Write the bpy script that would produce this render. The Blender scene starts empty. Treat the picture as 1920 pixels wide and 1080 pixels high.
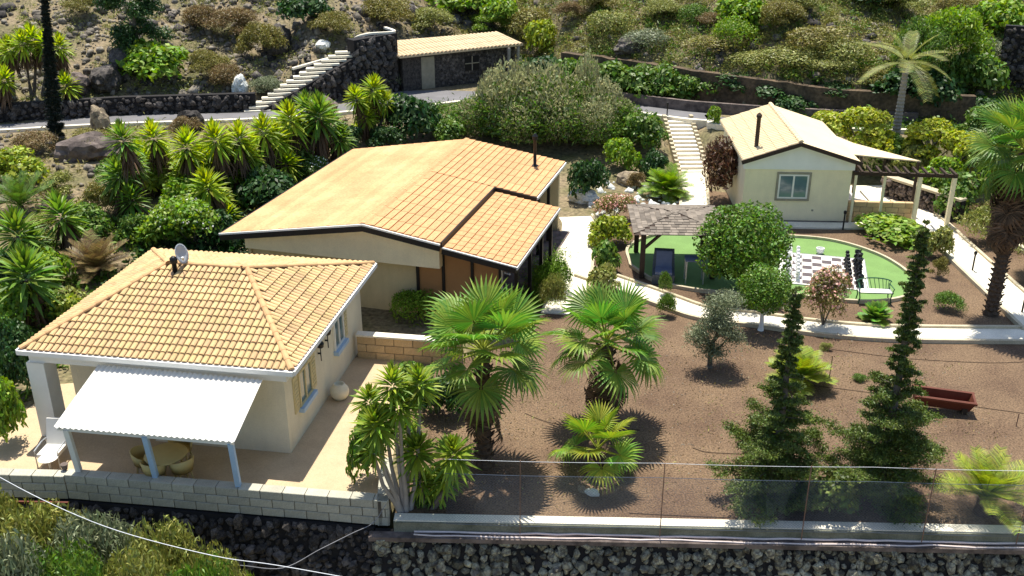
import bpy, math, random
import numpy as np
from mathutils import Vector, Matrix

R = math.radians
SC = bpy.context.scene
COL = SC.collection
RNG = random.Random(7)
NP = np.random.RandomState(7)

# ------------------------------------------------------------------ camera
CAM_H, CAM_P, CAM_F = 15.0, R(23.5), 1866.7
cd = bpy.data.cameras.new('camera')
cam = bpy.data.objects.new('camera', cd)
COL.objects.link(cam)
cam.location = (0, 0, CAM_H)
cam.rotation_euler = (R(90) - CAM_P, 0, 0)
cd.sensor_width = 36
cd.lens = CAM_F / 1920 * 36
cd.clip_start, cd.clip_end = .3, 1200
SC.camera = cam

# ------------------------------------------------------------------ light
SUN = Vector((-.045, .30, 1)).normalized()
w = bpy.data.worlds.new('World')
SC.world = w
w.use_nodes = True
nt = w.node_tree
bg = nt.nodes['Background']
sky = nt.nodes.new('ShaderNodeTexSky')
sky.sky_type = 'NISHITA'
sky.sun_disc = False
sky.sun_elevation = math.asin(SUN.z)
sky.sun_rotation = math.atan2(SUN.x, SUN.y)
nt.links.new(sky.outputs[0], bg.inputs[0])
bg.inputs[1].default_value = .118
sd = bpy.data.lights.new('sun', 'SUN')
sd.energy, sd.angle, sd.color = 5, R(.5), (1, .95, .84)
sun = bpy.data.objects.new('sun', sd)
COL.objects.link(sun)
sun.rotation_euler = (-SUN).to_track_quat('-Z', 'Y').to_euler()
SC.view_settings.view_transform = 'Standard'
SC.view_settings.look = 'None'
SC.view_settings.exposure = .6
SC.view_settings.gamma = 1
SC.view_settings.use_curve_mapping = False
SC.cycles.max_bounces = 6
SC.cycles.transparent_max_bounces = 6
SC.cycles.caustics_reflective = SC.cycles.caustics_refractive = False

# ------------------------------------------------------------------ measuring
def ray(px, py):
    s, c = math.sin(CAM_P), math.cos(CAM_P)
    u, v = (px - 960) / CAM_F, (py - 540) / CAM_F
    return u, c - v * s, -s - v * c

def G(px, py, z=0.0):
    d = ray(px, py); t = (z - CAM_H) / d[2]
    return Vector((d[0] * t, d[1] * t, z))

def zat(py, y):
    """height that the picture row py has at distance y"""
    d = ray(960, py)
    return CAM_H + d[2] * y / d[1]

def smooth(a, b, x):
    t = min(1, max(0, (x - a) / (b - a)))
    return t * t * (3 - 2 * t)

def lerp_pts(pts, x):
    if x <= pts[0][0]: return pts[0][1]
    for (a, b), (c, d) in zip(pts, pts[1:]):
        if x <= c: return b + (d - b) * (x - a) / (c - a)
    return pts[-1][1]

ROAD_Z = 1.6
ROAD_NEAR = [(-60, 43), (-33, 49.9), (-27, 51.5), (-21.9, 52.8), (-14, 54), (-9.6, 55.5), (-7.5, 56.7), (-5, 57.2), (-2.7, 58.3), (1.3, 58.3), (4.9, 57), (8.8, 54.4), (10.8, 53.5), (16, 52), (60, 49)]
ROAD_FAR = [(-60, 44.6), (-33, 51.6), (-27, 53.1), (-21.9, 54.9), (-14, 55.9), (-10, 57.8), (-8.4, 59.8), (-6.5, 61.3), (-2.9, 61.3), (1.3, 60.3), (4.9, 58.8), (8.8, 56.6), (10.8, 55.6), (16, 54), (60, 51)]
HILL = [(-60, 46), (-33, 52.2), (-27, 53.8), (-21.9, 55.6), (-14.5, 56.8), (-12, 57.9), (-9.3, 60.5), (-7.6, 64.6), (1, 69), (2.4, 66), (3.4, 63.3), (7, 61), (10.6, 58.4), (15, 56), (18.8, 54.3), (30, 53), (60, 52)]
FRONT = [(-40, 26.5), (-12.3, 22.1), (-3.1, 20.8), (-2.4, 20.5), (12.5, 19.95), (40, 19.1)]
from mathutils import noise

def ground_z(x, y):
    f = lerp_pts(FRONT, x)
    if y < f - .01: return -3.4
    y1 = 31 + 15.5 * smooth(-14, -7, x) + 2.5 * smooth(6, 12, x)
    y2 = lerp_pts(ROAD_NEAR, x) - .3
    z = ROAD_Z * smooth(y1, y2, y)
    if x < -15: z += .5 * smooth(-15, -22, x) * smooth(22, 30, y) * (1 - smooth(38, y2, y))
    h = lerp_pts(HILL, x)
    if y > h:
        d = y - h
        z += .33 * d + .10 * min(d, 4) + 1.6 * smooth(0, .6, d) * smooth(2.4, 3.6, x) * (1 - smooth(20, 26, x)) + 1.6 * smooth(0, 2.5, d) * smooth(-14.5, -12, x) * (1 - smooth(-8, -5, x))
        k = smooth(0, 3, d)
        z += k * (noise.noise(Vector((x * .22, y * .22, 0))) * .7 + noise.noise(Vector((x * .8, y * .8, 4))) * .25)
    if y1 < y < y2 + .3 and 8.3 < x < 10.4: z = max(0, z - .45)
    elif y1 < y < y2:
        k = smooth(y1, y1 + 2, y) * (1 - smooth(y2 - 2, y2, y))
        z += k * noise.noise(Vector((x * .5, y * .5, 9))) * .25 * (1 - smooth(6, 7.5, x) * (1 - smooth(10.2, 11.5, x)))
    return z

def hit(px, py):
    """where the ray through a picture point meets the ground"""
    d = ray(px, py)
    y = 19.0
    while y < 140:
        t = y / d[1]
        if CAM_H + d[2] * t <= ground_z(d[0] * t, y):
            return Vector((d[0] * t, y, ground_z(d[0] * t, y)))
        y += .15
    t = 100 / d[1]
    return Vector((d[0] * t, 100, ground_z(d[0] * t, 100)))

# ------------------------------------------------------------------ mesh helpers
class MB:
    def __init__(s): s.v, s.f = [], []
    def add(s, vs, fs):
        n = len(s.v); s.v += [tuple(p) for p in vs]; s.f += [tuple(i + n for i in f) for f in fs]; return s
    def box(s, x0, x1, y0, y1, z0, z1):
        return s.add([(x0,y0,z0),(x1,y0,z0),(x1,y1,z0),(x0,y1,z0),(x0,y0,z1),(x1,y0,z1),(x1,y1,z1),(x0,y1,z1)],
                     [(0,3,2,1),(4,5,6,7),(0,1,5,4),(1,2,6,5),(2,3,7,6),(3,0,4,7)])
    def hexa(s, bot, top):
        return s.add(list(bot) + list(top), [(3,2,1,0),(4,5,6,7),(0,1,5,4),(1,2,6,5),(2,3,7,6),(3,0,4,7)])
    def slab(s, quad, th):
        """quad: four points, counter-clockwise from above; thickness goes down"""
        return s.hexa([(p[0], p[1], p[2] - th) for p in quad], quad)
    def prism(s, poly, z0, z1):
        n = len(poly)
        return s.add([(p[0], p[1], z0) for p in poly] + [(p[0], p[1], z1) for p in poly],
                     [tuple(range(n - 1, -1, -1)), tuple(range(n, 2 * n))] + [(i, (i + 1) % n, n + (i + 1) % n, n + i) for i in range(n)])
    def tube(s, pts, rs, n=8, cap=True):
        pts = [Vector(p) for p in pts]
        if not hasattr(rs, '__len__'): rs = [rs] * len(pts)
        vs, fs = [], []
        for i, p in enumerate(pts):
            d = (pts[min(i + 1, len(pts) - 1)] - pts[max(i - 1, 0)]).normalized()
            a = d.cross(Vector((0, 0, 1)) if abs(d.z) < .95 else Vector((1, 0, 0))).normalized(); b = d.cross(a)
            for k in range(n):
                t = 2 * math.pi * k / n
                vs.append(p + (a * math.cos(t) + b * math.sin(t)) * rs[i])
        for i in range(len(pts) - 1):
            for k in range(n):
                fs.append((i*n+k, i*n+(k+1)%n, (i+1)*n+(k+1)%n, (i+1)*n+k))
        if cap: fs += [tuple(range(n)), tuple(range(len(vs)-1, len(vs)-n-1, -1))]
        return s.add(vs, fs)
    def bar(s, a, b, w, h=None):
        """rectangular bar between two points"""
        a, b = Vector(a), Vector(b); h = h or w
        d = (b - a).normalized()
        p = d.cross(Vector((0, 0, 1)) if abs(d.z) < .95 else Vector((0, 1, 0))).normalized() * w / 2
        q = p.cross(d).normalized() * h / 2
        return s.hexa([a-p-q, a+p-q, b+p-q, b-p-q], [a-p+q, a+p+q, b+p+q, b-p+q])
    def lathe(s, prof, n=16, at=(0, 0, 0)):
        vs, fs = [], []
        for r, z in prof:
            for k in range(n):
                t = 2 * math.pi * k / n
                vs.append((at[0] + r * math.cos(t), at[1] + r * math.sin(t), at[2] + z))
        for i in range(len(prof) - 1):
            for k in range(n): fs.append((i*n+k, i*n+(k+1)%n, (i+1)*n+(k+1)%n, (i+1)*n+k))
        fs += [tuple(range(n-1, -1, -1)), tuple(range(len(vs)-n, len(vs)))]
        return s.add(vs, fs)
    def data(s, name, m, smooth=False):
        me = bpy.data.meshes.new(name); me.from_pydata(s.v, [], s.f)
        if m: me.materials.append(m)
        if smooth: me.shade_smooth()
        return me
    def build(s, name, m, parent=None, smooth=False, **kw):
        return link(name, s.data(name, m, smooth), parent, **kw)

def link(name, me, parent=None, loc=None, rot=None, scale=None, kind=None):
    o = bpy.data.objects.new(name, me); COL.objects.link(o)
    if parent: o.parent = parent
    if loc is not None: o.location = loc
    if rot is not None: o.rotation_euler = rot if hasattr(rot, '__len__') else (0, 0, rot)
    if scale is not None: o.scale = scale if hasattr(scale, '__len__') else (scale,) * 3
    if kind: o['kind'] = kind
    return o

def np_mesh(name, verts, faces, m, smooth=False):
    """verts Nx3, faces MxK, as one mesh"""
    me = bpy.data.meshes.new(name)
    verts = np.asarray(verts, 'f'); faces = np.asarray(faces, 'i')
    k = faces.shape[1]
    me.vertices.add(len(verts)); me.vertices.foreach_set('co', verts.ravel())
    me.loops.add(faces.size); me.loops.foreach_set('vertex_index', faces.ravel())
    me.polygons.add(len(faces))
    me.polygons.foreach_set('loop_start', np.arange(len(faces), dtype='i') * k)
    me.update(calc_edges=True)
    if m: me.materials.append(m)
    if smooth: me.shade_smooth()
    return me

def root(name, label, cat, loc=(0, 0, 0), rot=0, group=None):
    o = bpy.data.objects.new(name, None); COL.objects.link(o)
    o.location = loc; o.rotation_euler = (0, 0, rot); o.empty_display_size = .3
    return T(o, label, cat, group)

def T(o, label, cat, group=None):
    o['label'] = label; o['category'] = cat
    if group: o['group'] = group
    return o

def struct(o): o['kind'] = 'structure'; return o

def copy_tree(o, parent=None):
    c = o.copy(); COL.objects.link(c); c.parent = parent
    for ch in list(o.children): copy_tree(ch, c)
    return c

# ------------------------------------------------------------------ materials
def mat(name, col, rough=.85, var=.18, scale=5, col2=None, mix=.5, bump=.25, bscale=30, island=0, objvar=0, transl=0, spec=.25, fine=0, stretch=None, hue=0, metal=0, streak=0):
    m = bpy.data.materials.new(name); m.use_nodes = True
    n = m.node_tree.nodes; L = m.node_tree.links.new
    p = n['Principled BSDF']
    p.inputs['Roughness'].default_value = rough
    p.inputs['Specular IOR Level'].default_value = spec
    p.inputs['Metallic'].default_value = metal
    tc = n.new('ShaderNodeTexCoord'); src = tc.outputs['Object']
    if stretch:
        mp = n.new('ShaderNodeMapping'); mp.inputs['Scale'].default_value = stretch
        L(src, mp.inputs[0]); src = mp.outputs[0]
    t = n.new('ShaderNodeTexNoise'); t.inputs['Scale'].default_value = scale; t.inputs['Detail'].default_value = 6; t.inputs['Roughness'].default_value = .6
    L(src, t.inputs['Vector'])
    c2 = col2 or tuple(c * .55 for c in col)
    rp = n.new('ShaderNodeValToRGB')
    rp.color_ramp.elements[0].position = .5 - .25 * (1 - 0); rp.color_ramp.elements[1].position = .5 + .25
    a, b = (col2, col) if col2 else (tuple(c * (1 - var) for c in col), tuple(min(1, c * (1 + var)) for c in col))
    rp.color_ramp.elements[0].color = (*a, 1); rp.color_ramp.elements[1].color = (*b, 1)
    if col2:
        rp.color_ramp.elements[0].position = mix - .12; rp.color_ramp.elements[1].position = mix + .12
    L(t.outputs['Fac'], rp.inputs[0]); out = rp.outputs[0]
    if fine:
        t2 = n.new('ShaderNodeTexNoise'); t2.inputs['Scale'].default_value = bscale; t2.inputs['Detail'].default_value = 3; L(src, t2.inputs['Vector'])
        mr = n.new('ShaderNodeMapRange'); mr.inputs['From Min'].default_value = .3; mr.inputs['From Max'].default_value = .7
        mr.inputs['To Min'].default_value = 1 - fine; mr.inputs['To Max'].default_value = 1 + fine; L(t2.outputs['Fac'], mr.inputs[0])
        hv = n.new('ShaderNodeHueSaturation'); L(mr.outputs[0], hv.inputs['Value']); L(out, hv.inputs['Color']); out = hv.outputs[0]
    if streak:
        mp2 = n.new('ShaderNodeMapping'); mp2.inputs['Scale'].default_value = (1.7, 1.7, .3); L(tc.outputs['Object'], mp2.inputs[0])
        t3 = n.new('ShaderNodeTexNoise'); t3.inputs['Scale'].default_value = 1.6; t3.inputs['Detail'].default_value = 7; t3.inputs['Roughness'].default_value = .7; L(mp2.outputs[0], t3.inputs['Vector'])
        m3 = n.new('ShaderNodeMapRange'); m3.inputs['From Min'].default_value = .42; m3.inputs['From Max'].default_value = .72; m3.inputs['To Min'].default_value = 1; m3.inputs['To Max'].default_value = 1 - streak; L(t3.outputs['Fac'], m3.inputs[0])
        h3_ = n.new('ShaderNodeHueSaturation'); L(m3.outputs[0], h3_.inputs['Value']); L(out, h3_.inputs['Color']); out = h3_.outputs[0]
    for amt, kind in ((island, 'i'), (objvar, 'o')):
        if not amt: continue
        if kind == 'i': r = n.new('ShaderNodeNewGeometry').outputs['Random Per Island']
        else: r = n.new('ShaderNodeObjectInfo').outputs['Random']
        mr = n.new('ShaderNodeMapRange'); mr.inputs['To Min'].default_value = 1 - amt; mr.inputs['To Max'].default_value = 1 + amt; L(r, mr.inputs[0])
        hv = n.new('ShaderNodeHueSaturation'); L(mr.outputs[0], hv.inputs['Value']); L(out, hv.inputs['Color'])
        if hue:
            m2 = n.new('ShaderNodeMapRange'); m2.inputs['To Min'].default_value = .5 - hue; m2.inputs['To Max'].default_value = .5 + hue
            ml = n.new('ShaderNodeMath'); ml.operation = 'MULTIPLY'; ml.inputs[1].default_value = 7.3; L(r, ml.inputs[0])
            fr = n.new('ShaderNodeMath'); fr.operation = 'FRACT'; L(ml.outputs[0], fr.inputs[0]); L(fr.outputs[0], m2.inputs[0]); L(m2.outputs[0], hv.inputs['Hue'])
        out = hv.outputs[0]
    L(out, p.inputs['Base Color'])
    if bump:
        tb = n.new('ShaderNodeTexNoise'); tb.inputs['Scale'].default_value = bscale; tb.inputs['Detail'].default_value = 4; L(src, tb.inputs['Vector'])
        bp = n.new('ShaderNodeBump'); bp.inputs['Strength'].default_value = bump; bp.inputs['Distance'].default_value = .03
        L(tb.outputs['Fac'], bp.inputs['Height']); L(bp.outputs[0], p.inputs['Normal'])
    if transl:
        tr = n.new('ShaderNodeBsdfTranslucent'); hs = n.new('ShaderNodeHueSaturation')
        hs.inputs['Value'].default_value = 1.5; hs.inputs['Saturation'].default_value = 1.1; L(out, hs.inputs['Color']); L(hs.outputs[0], tr.inputs[0])
        mx = n.new('ShaderNodeMixShader'); mx.inputs[0].default_value = transl
        L(p.outputs[0], mx.inputs[1]); L(tr.outputs[0], mx.inputs[2]); L(mx.outputs[0], n['Material Output'].inputs[0])
    return m

def leafm(name, col, transl=.3, island=.5, hue=.03, rough=.5, objvar=0):
    return mat(name, col, rough=rough, var=.25, scale=2.5, bump=0, island=island, hue=hue, transl=transl, spec=.35, objvar=objvar)

M = {}
M['soil'] = mat('hill_soil', (.215, .165, .10), col2=(.10, .098, .035), mix=.47, scale=.35, bump=.8, bscale=6, fine=.5)
M['gravel'] = mat('red_gravel', (.170, .112, .066), col2=(.102, .062, .038), mix=.48, scale=.38, bump=1.0, bscale=20, fine=.55)
M['concrete'] = mat('pale_concrete', (.76, .70, .57), scale=1.1, var=.16, bump=.2, fine=.14)
M['beam_shade'] = mat('shade_toned_concrete', (.20, .20, .15), col2=(.11, .115, .08), mix=.5, scale=1.5, bump=.2, fine=.2)  # concrete with shade painted into its colour, for the edge beam's front
M['kerb'] = mat('kerb_concrete', (.5, .43, .3), scale=2, var=.2, fine=.15)
M['asphalt'] = mat('grey_asphalt', (.16, .155, .16), scale=.8, var=.2, fine=.12)
M['patio'] = mat('patio_tile', (.52, .39, .245), scale=1.2, var=.13, bump=.1, fine=.1, objvar=.06)
M['turf'] = mat('green_turf', (.155, .265, .08), scale=1.2, var=.14, bump=.3, bscale=60, fine=.2)
M['grass'] = mat('lawn_green', (.13, .23, .015), scale=3, var=.3, island=.3)
M['shedroof'] = mat('old_roof_tile', (.60, .46, .29), scale=.8, var=.15, objvar=.1, fine=.1)
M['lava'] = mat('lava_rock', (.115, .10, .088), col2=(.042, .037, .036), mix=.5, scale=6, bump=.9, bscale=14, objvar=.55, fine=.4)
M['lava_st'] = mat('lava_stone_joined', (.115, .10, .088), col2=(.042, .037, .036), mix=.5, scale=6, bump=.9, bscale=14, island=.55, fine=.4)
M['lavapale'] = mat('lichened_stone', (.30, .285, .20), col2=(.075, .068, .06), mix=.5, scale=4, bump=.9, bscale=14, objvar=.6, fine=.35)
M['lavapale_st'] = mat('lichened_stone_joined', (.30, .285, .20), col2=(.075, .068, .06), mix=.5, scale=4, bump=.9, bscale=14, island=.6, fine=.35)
M['rubble'] = mat('hill_rubble', (.24, .21, .165), col2=(.075, .062, .052), mix=.47, scale=3, bump=.6, bscale=10, island=.5)
M['core'] = mat('dark_mortar', (.02, .018, .018), bump=.4)
M['tile'] = mat('clay_tile', (.58, .40, .20), scale=.9, var=.2, bump=.15, fine=.12, objvar=.13, hue=.012)
M['tile_st'] = mat('clay_tile_joined', (.58, .40, .20), scale=.9, var=.2, bump=.15, fine=.12, island=.13, hue=.012)
M['deck'] = mat('roof_bedding', (.44, .30, .155), scale=4)
M['ridge'] = mat('ridge_clay', (.58, .35, .17), scale=4, var=.2, objvar=.12)
M['coat'] = mat('roof_coating', (.60, .37, .18), scale=.5, col2=(.53, .285, .13), mix=.5, bump=.3, bscale=12, objvar=.09, fine=.16)
M['pale_tile'] = mat('pale_roof_tile', (.70, .56, .35), scale=.8, var=.08, bump=.15, objvar=.05, fine=.06)
M['white'] = mat('white_paint', (.8, .79, .74), scale=2, var=.05, bump=.08, rough=.6)
M['sheet'] = mat('white_sheet', (.76, .73, .66), scale=1.5, var=.05, bump=0, rough=.5)
M['plaster'] = mat('cream_plaster', (.84, .74, .50), scale=1.0, var=.1, bump=.12, fine=.05, streak=.06)
M['plaster2'] = mat('warm_plaster', (.56, .46, .27), scale=1.2, var=.12, bump=.12, fine=.05, streak=.1)
M['offwhite'] = mat('offwhite_plaster', (.72, .66, .5), scale=1.5, var=.07, bump=.12, fine=.05, streak=.07)
M['panel'] = mat('ochre_panel', (.36, .19, .08), scale=1.2, var=.1, bump=.08)
M['block'] = mat('concrete_block', (.43, .41, .33), scale=3, var=.12, bump=.4, objvar=.12, fine=.12)
M['block2'] = mat('sandy_block', (.56, .40, .22), scale=3, var=.12, bump=.4, objvar=.12, fine=.1)
M['mortar'] = mat('grey_mortar', (.16, .14, .11), scale=3)
M['blackwood'] = mat('black_fascia', (.014, .012, .012), rough=.5, bump=.1)
M['darkwood'] = mat('dark_timber', (.05, .033, .024), scale=3, var=.3, bump=.3, bscale=12, stretch=(6, 1, 1))
M['shingle'] = mat('weathered_shingle', (.185, .155, .125), scale=3, var=.3, bump=.4, objvar=.35)
M['bark'] = mat('grey_bark', (.13, .11, .09), scale=6, var=.35, bump=.8, bscale=14)
M['palebark'] = mat('pale_bark', (.30, .27, .24), scale=4, var=.2, bump=.4)
M['palmbark'] = mat('palm_bark', (.09, .06, .04), scale=5, var=.4, bump=.9, bscale=10)
M['thatch'] = mat('dry_thatch', (.115, .07, .04), scale=3, var=.4, bump=.5, island=.4)
M['glass'] = mat('window_glass', (.10, .17, .18), rough=.08, var=.2, scale=1.5, bump=0, spec=.8)
M['blue'] = mat('blue_paint', (.38, .52, .68), scale=3, var=.08, bump=.05, rough=.55)
M['greytrim'] = mat('grey_surround', (.30, .27, .2), scale=4)
M['cream'] = mat('cream_shutter', (.62, .52, .28), scale=3, var=.08, rough=.6)
M['black'] = mat('black_metal', (.012, .012, .014), rough=.4, bump=0)
M['metal'] = mat('galvanised_metal', (.4, .42, .44), rough=.4, bump=.05, metal=.6)
M['mesh'] = mat('fence_wire', (.09, .115, .16), rough=.6, bump=0)
M['rust'] = mat('rusty_post', (.22, .13, .09), scale=9, var=.3)
M['dish'] = mat('dish_grey', (.35, .38, .42), rough=.45, var=.08)
M['plastic'] = mat('cream_plastic', (.55, .42, .17), rough=.45, var=.06, bump=0)
M['chessw'] = mat('chess_white', (.8, .8, .78), rough=.4, var=.04, bump=0)
M['chessb'] = mat('chess_black', (.012, .012, .016), rough=.35, bump=0)
M['square'] = mat('board_square', (.10, .08, .085), rough=.6, bump=0)
M['greeniron'] = mat('green_iron', (.02, .09, .05), rough=.5, bump=0)
M['wicker'] = mat('grey_wicker', (.10, .11, .12), scale=30, var=.3, bump=.5)
M['cushion'] = mat('blue_grey_cushion', (.16, .18, .26), scale=5, var=.1)
M['terracotta'] = mat('red_terracotta', (.13, .038, .022), scale=3, var=.2, bump=.15, rough=.6)
M['pipe'] = mat('pale_pipe', (.68, .58, .55), rough=.5, var=.1, bump=0)
M['cable'] = mat('white_cable', (.7, .72, .75), rough=.5, bump=0)
M['cable2'] = mat('grey_cable', (.25, .25, .27), rough=.5, bump=0)
M['quartz'] = mat('white_rock', (.75, .76, .72), col2=(.45, .47, .42), mix=.42, scale=6, bump=.6)
M['tanrock'] = mat('tan_rock', (.36, .29, .19), col2=(.12, .09, .07), mix=.47, scale=3, bump=.8, bscale=8)
M['hillwall'] = mat('brown_wall_face', (.13, .09, .055), col2=(.06, .045, .03), mix=.5, scale=1.2, bump=.8, bscale=6, fine=.4)
M['greyrock'] = mat('grey_brown_rock', (.19, .15, .13), col2=(.07, .055, .05), mix=.48, scale=2.5, bump=.9, bscale=8)
# foliage
M['yucca'] = leafm('yucca_green', (.32, .41, .035), .38)
M['yuccafront'] = leafm('yucca_front', (.22, .31, .035), .32)
M['yuccadk'] = leafm('yucca_deep', (.16, .27, .035), .3)
M['palm'] = leafm('palm_green', (.15, .27, .04), .33, island=.25, objvar=.28)
M['palmlime'] = leafm('palm_lime', (.22, .31, .035), .33, island=.25, objvar=.22)
M['lime'] = leafm('lime_leaf', (.27, .33, .035), .3)
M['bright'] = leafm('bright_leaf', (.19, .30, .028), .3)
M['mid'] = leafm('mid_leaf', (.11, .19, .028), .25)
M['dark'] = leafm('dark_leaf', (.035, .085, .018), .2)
M['conifer'] = leafm('conifer_leaf', (.095, .135, .022), .2, island=.6)
M['black_green'] = leafm('cypress_leaf', (.012, .02, .009), .1)
M['olive'] = leafm('olive_leaf', (.19, .22, .12), .2)
M['olivebrown'] = leafm('dry_olive_leaf', (.21, .19, .045), .2)
M['sage'] = leafm('sage_leaf', (.25, .265, .065), .2)
M['dry'] = leafm('dry_leaf', (.21, .15, .06), .2)
M['reed'] = leafm('reed_leaf', (.34, .34, .17), .25)
M['grove'] = leafm('grove_leaf', (.35, .39, .04), .3)
M['citrus'] = leafm('glossy_leaf', (.10, .19, .018), .25, island=.6)
M['red'] = leafm('plum_leaf', (.11, .055, .028), .2)
M['pink'] = leafm('pink_flower', (.75, .42, .34), .2, island=.25)
M['flower'] = leafm('white_flower', (.75, .72, .66), .2, island=.15)
# ------------------------------------------------------------------ terrain
def build_ground():
    xs = [-110 + 4 * i for i in range(15)] + [-50 + .75 * i for i in range(134)] + [51 + 4 * i for i in range(15)]
    vv = [-60, -40, -20, -8, -3, -.02, 0] + [.4 + .75 * i for i in range(110)] + [84 + 2.5 * i for i in range(30)]
    vs, fs = [], []
    for v in vv:
        for x in xs:
            f = lerp_pts(FRONT, x); y = f + v
            z = ground_z(x, y) if v >= 0 else -3.4
            vs.append((x, y, z - (.0 if v < 0 else .0)))
    nx = len(xs)
    for j in range(len(vv) - 1):
        for i in range(nx - 1):
            fs.append((j*nx+i, j*nx+i+1, (j+1)*nx+i+1, (j+1)*nx+i))
    struct(link('hillside_ground', np_mesh('hillside_ground', vs, fs, M['soil'], True)))
build_ground()

def curve_pts(pts, n=6):
    """smooth a polyline (Catmull-Rom)"""
    P = [Vector((p[0], p[1], p[2] if len(p) > 2 else 0)) for p in pts]; out = []
    P = [P[0] * 2 - P[1]] + P + [P[-1] * 2 - P[-2]]
    for i in range(1, len(P) - 2):
        for k in range(n):
            t = k / n
            out.append(.5 * ((2 * P[i]) + (P[i+1] - P[i-1]) * t + (2*P[i-1] - 5*P[i] + 4*P[i+1] - P[i+2]) * t*t + (3*P[i] - P[i-1] - 3*P[i+1] + P[i+2]) * t**3))
    out.append(P[-2]); return out

def strip(mb, a, b, z0, z1):
    """solid ribbon between two matching polylines"""
    for i in range(len(a) - 1):
        mb.hexa([(a[i][0], a[i][1], z0(a[i])), (a[i+1][0], a[i+1][1], z0(a[i+1])), (b[i+1][0], b[i+1][1], z0(b[i+1])), (b[i][0], b[i][1], z0(b[i]))],
                [(a[i][0], a[i][1], z1(a[i])), (a[i+1][0], a[i+1][1], z1(a[i+1])), (b[i+1][0], b[i+1][1], z1(b[i+1])), (b[i][0], b[i][1], z1(b[i]))])
    return mb

def offset(pts, d):
    out = []
    for i, p in enumerate(pts):
        t = (pts[min(i+1, len(pts)-1)] - pts[max(i-1, 0)]); t.z = 0; t.normalize()
        out.append(Vector((p.x - t.y * d, p.y + t.x * d, p.z)))
    return out

def ribbon(name, pts, width, z0, z1, m, parent=None, n=6):
    c = curve_pts(pts, n) if n else [Vector(p) for p in pts]
    a, b = offset(c, -width / 2), offset(c, width / 2)
    return strip(MB(), a, b, lambda p: p.z + z0, lambda p: p.z + z1).build(name, m, parent)

# road (thin sheet of asphalt), its white edge kerb
near = curve_pts([(x, y, ROAD_Z) for x, y in ROAD_NEAR], 8); far = curve_pts([(x, y, ROAD_Z) for x, y in ROAD_FAR], 8)
struct(strip(MB(), near, far, lambda p: 1.3, lambda p: ROAD_Z + .03).build('access_road', M['asphalt']))
k = near
struct(strip(MB(), offset(k, -.28), offset(k, -.02), lambda p: ROAD_Z - .6, lambda p: ROAD_Z + .16).build('road_kerb', M['concrete']))
# red gravel garden
gp = [(-2.9, 20.4), (12.5, 19.85), (22, 19.5), (26, 30), (24, 44), (19.6, 45), (16, 44), (8, 47), (4, 42), (1.2, 34), (.2, 30), (-3.0, 28)]
struct(MB().add([(x, y, .004) for x, y in gp], [tuple(range(len(gp)))]).build('garden_gravel', M['gravel']))

# paths (concrete, 5 cm proud), with edging kerbs
def path(pts, width, kerbs=(1, -1), z=0.0, name='concrete_path'):
    c = curve_pts([(p.x, p.y, z) for p in pts])
    struct(strip(MB(), offset(c, -width/2), offset(c, width/2), lambda p: p.z - .05, lambda p: p.z + .05).build(name, M['concrete']))
    for s in kerbs:
        a, b = offset(c, s * (width / 2 + .003)), offset(c, s * (width / 2 + .13))
        if s < 0: a, b = b, a
        struct(strip(MB(), a, b, lambda p: p.z - .05, lambda p: p.z + .13).build('path_kerb', M['kerb']))
path([G(1052,590), G(1065,540), G(1078,470), G(1085,425), G(1078,408)], 1.45, (-1,))
path([G(1095,512), G(1190,545), G(1250,567), G(1320,590), G(1420,602), G(1520,616), G(1650,627), G(1800,630), G(1960,631)], .95, z=.01)
path([G(1960,622), G(1900,567), G(1838,510), G(1790,465), G(1748,425), G(1725,405), G(1700,380)], 1.35, z=.02)
path([G(1730,425), G(1600,425), G(1450,423), G(1390,420)], .75, (), z=.03)
path([G(1302,392), G(1301,360), G(1298,322)], 1.15, z=.02)

# stairs up to the road, at the end of the upper garden path
st = root('garden_stairs', 'white concrete garden stairs climbing from the path to the road', 'stairs', (9.32, 49.2, 0), R(2))
n_st = 13
for i in range(n_st):
    MB().box(-.62, .62, i * .37, (i + 1) * .37 - .003, i * .123 - .2, (i + 1) * .123).build('step', M['concrete'], st)
for s in (-1, 1):
    w_ = MB()
    for i in range(n_st + 1):
        w_.box(s * .74 - .1, s * .74 + .1, i * .37, (i + 1) * .37 - .02, -.3, (i + 1) * .123 + .12)
    w_.build('side_kerb', M['kerb'], st)

lp_ = [G(x, y, .012) for x, y in ((1052, 470), (1056, 572), (968, 572), (985, 540), (1010, 500))]
struct(MB().add([tuple(p) for p in lp_], [(0, 4, 3, 2, 1)]).build('lawn_patch', M['grass']))
# green putting lawn with the chess board
tp = curve_pts([(4.75, 36.6), (4.9, 38.6), (6.3, 40.1), (8.5, 40.35), (11.18, 39.95), (13.4, 39.4), (14.8, 37.9), (15.35, 36.1), (15.2, 34.6), (14.5, 33.6), (13.2, 33.15), (11.6, 33.35), (10.2, 33.8), (8.4, 33.9), (6.8, 34.25), (5.5, 35.1), (4.75, 36.6)], 8)[:-1]
struct(MB().add([(p.x, p.y, .03) for p in tp], [tuple(range(len(tp) - 1, -1, -1))]).build('artificial_lawn', M['turf']))
tq = tp + [tp[0], tp[1]]
struct(strip(MB(), offset(tq, .11)[:-1], tq[:-1], lambda p: -.05, lambda p: .14).build('lawn_kerb', M['kerb']))

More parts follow.
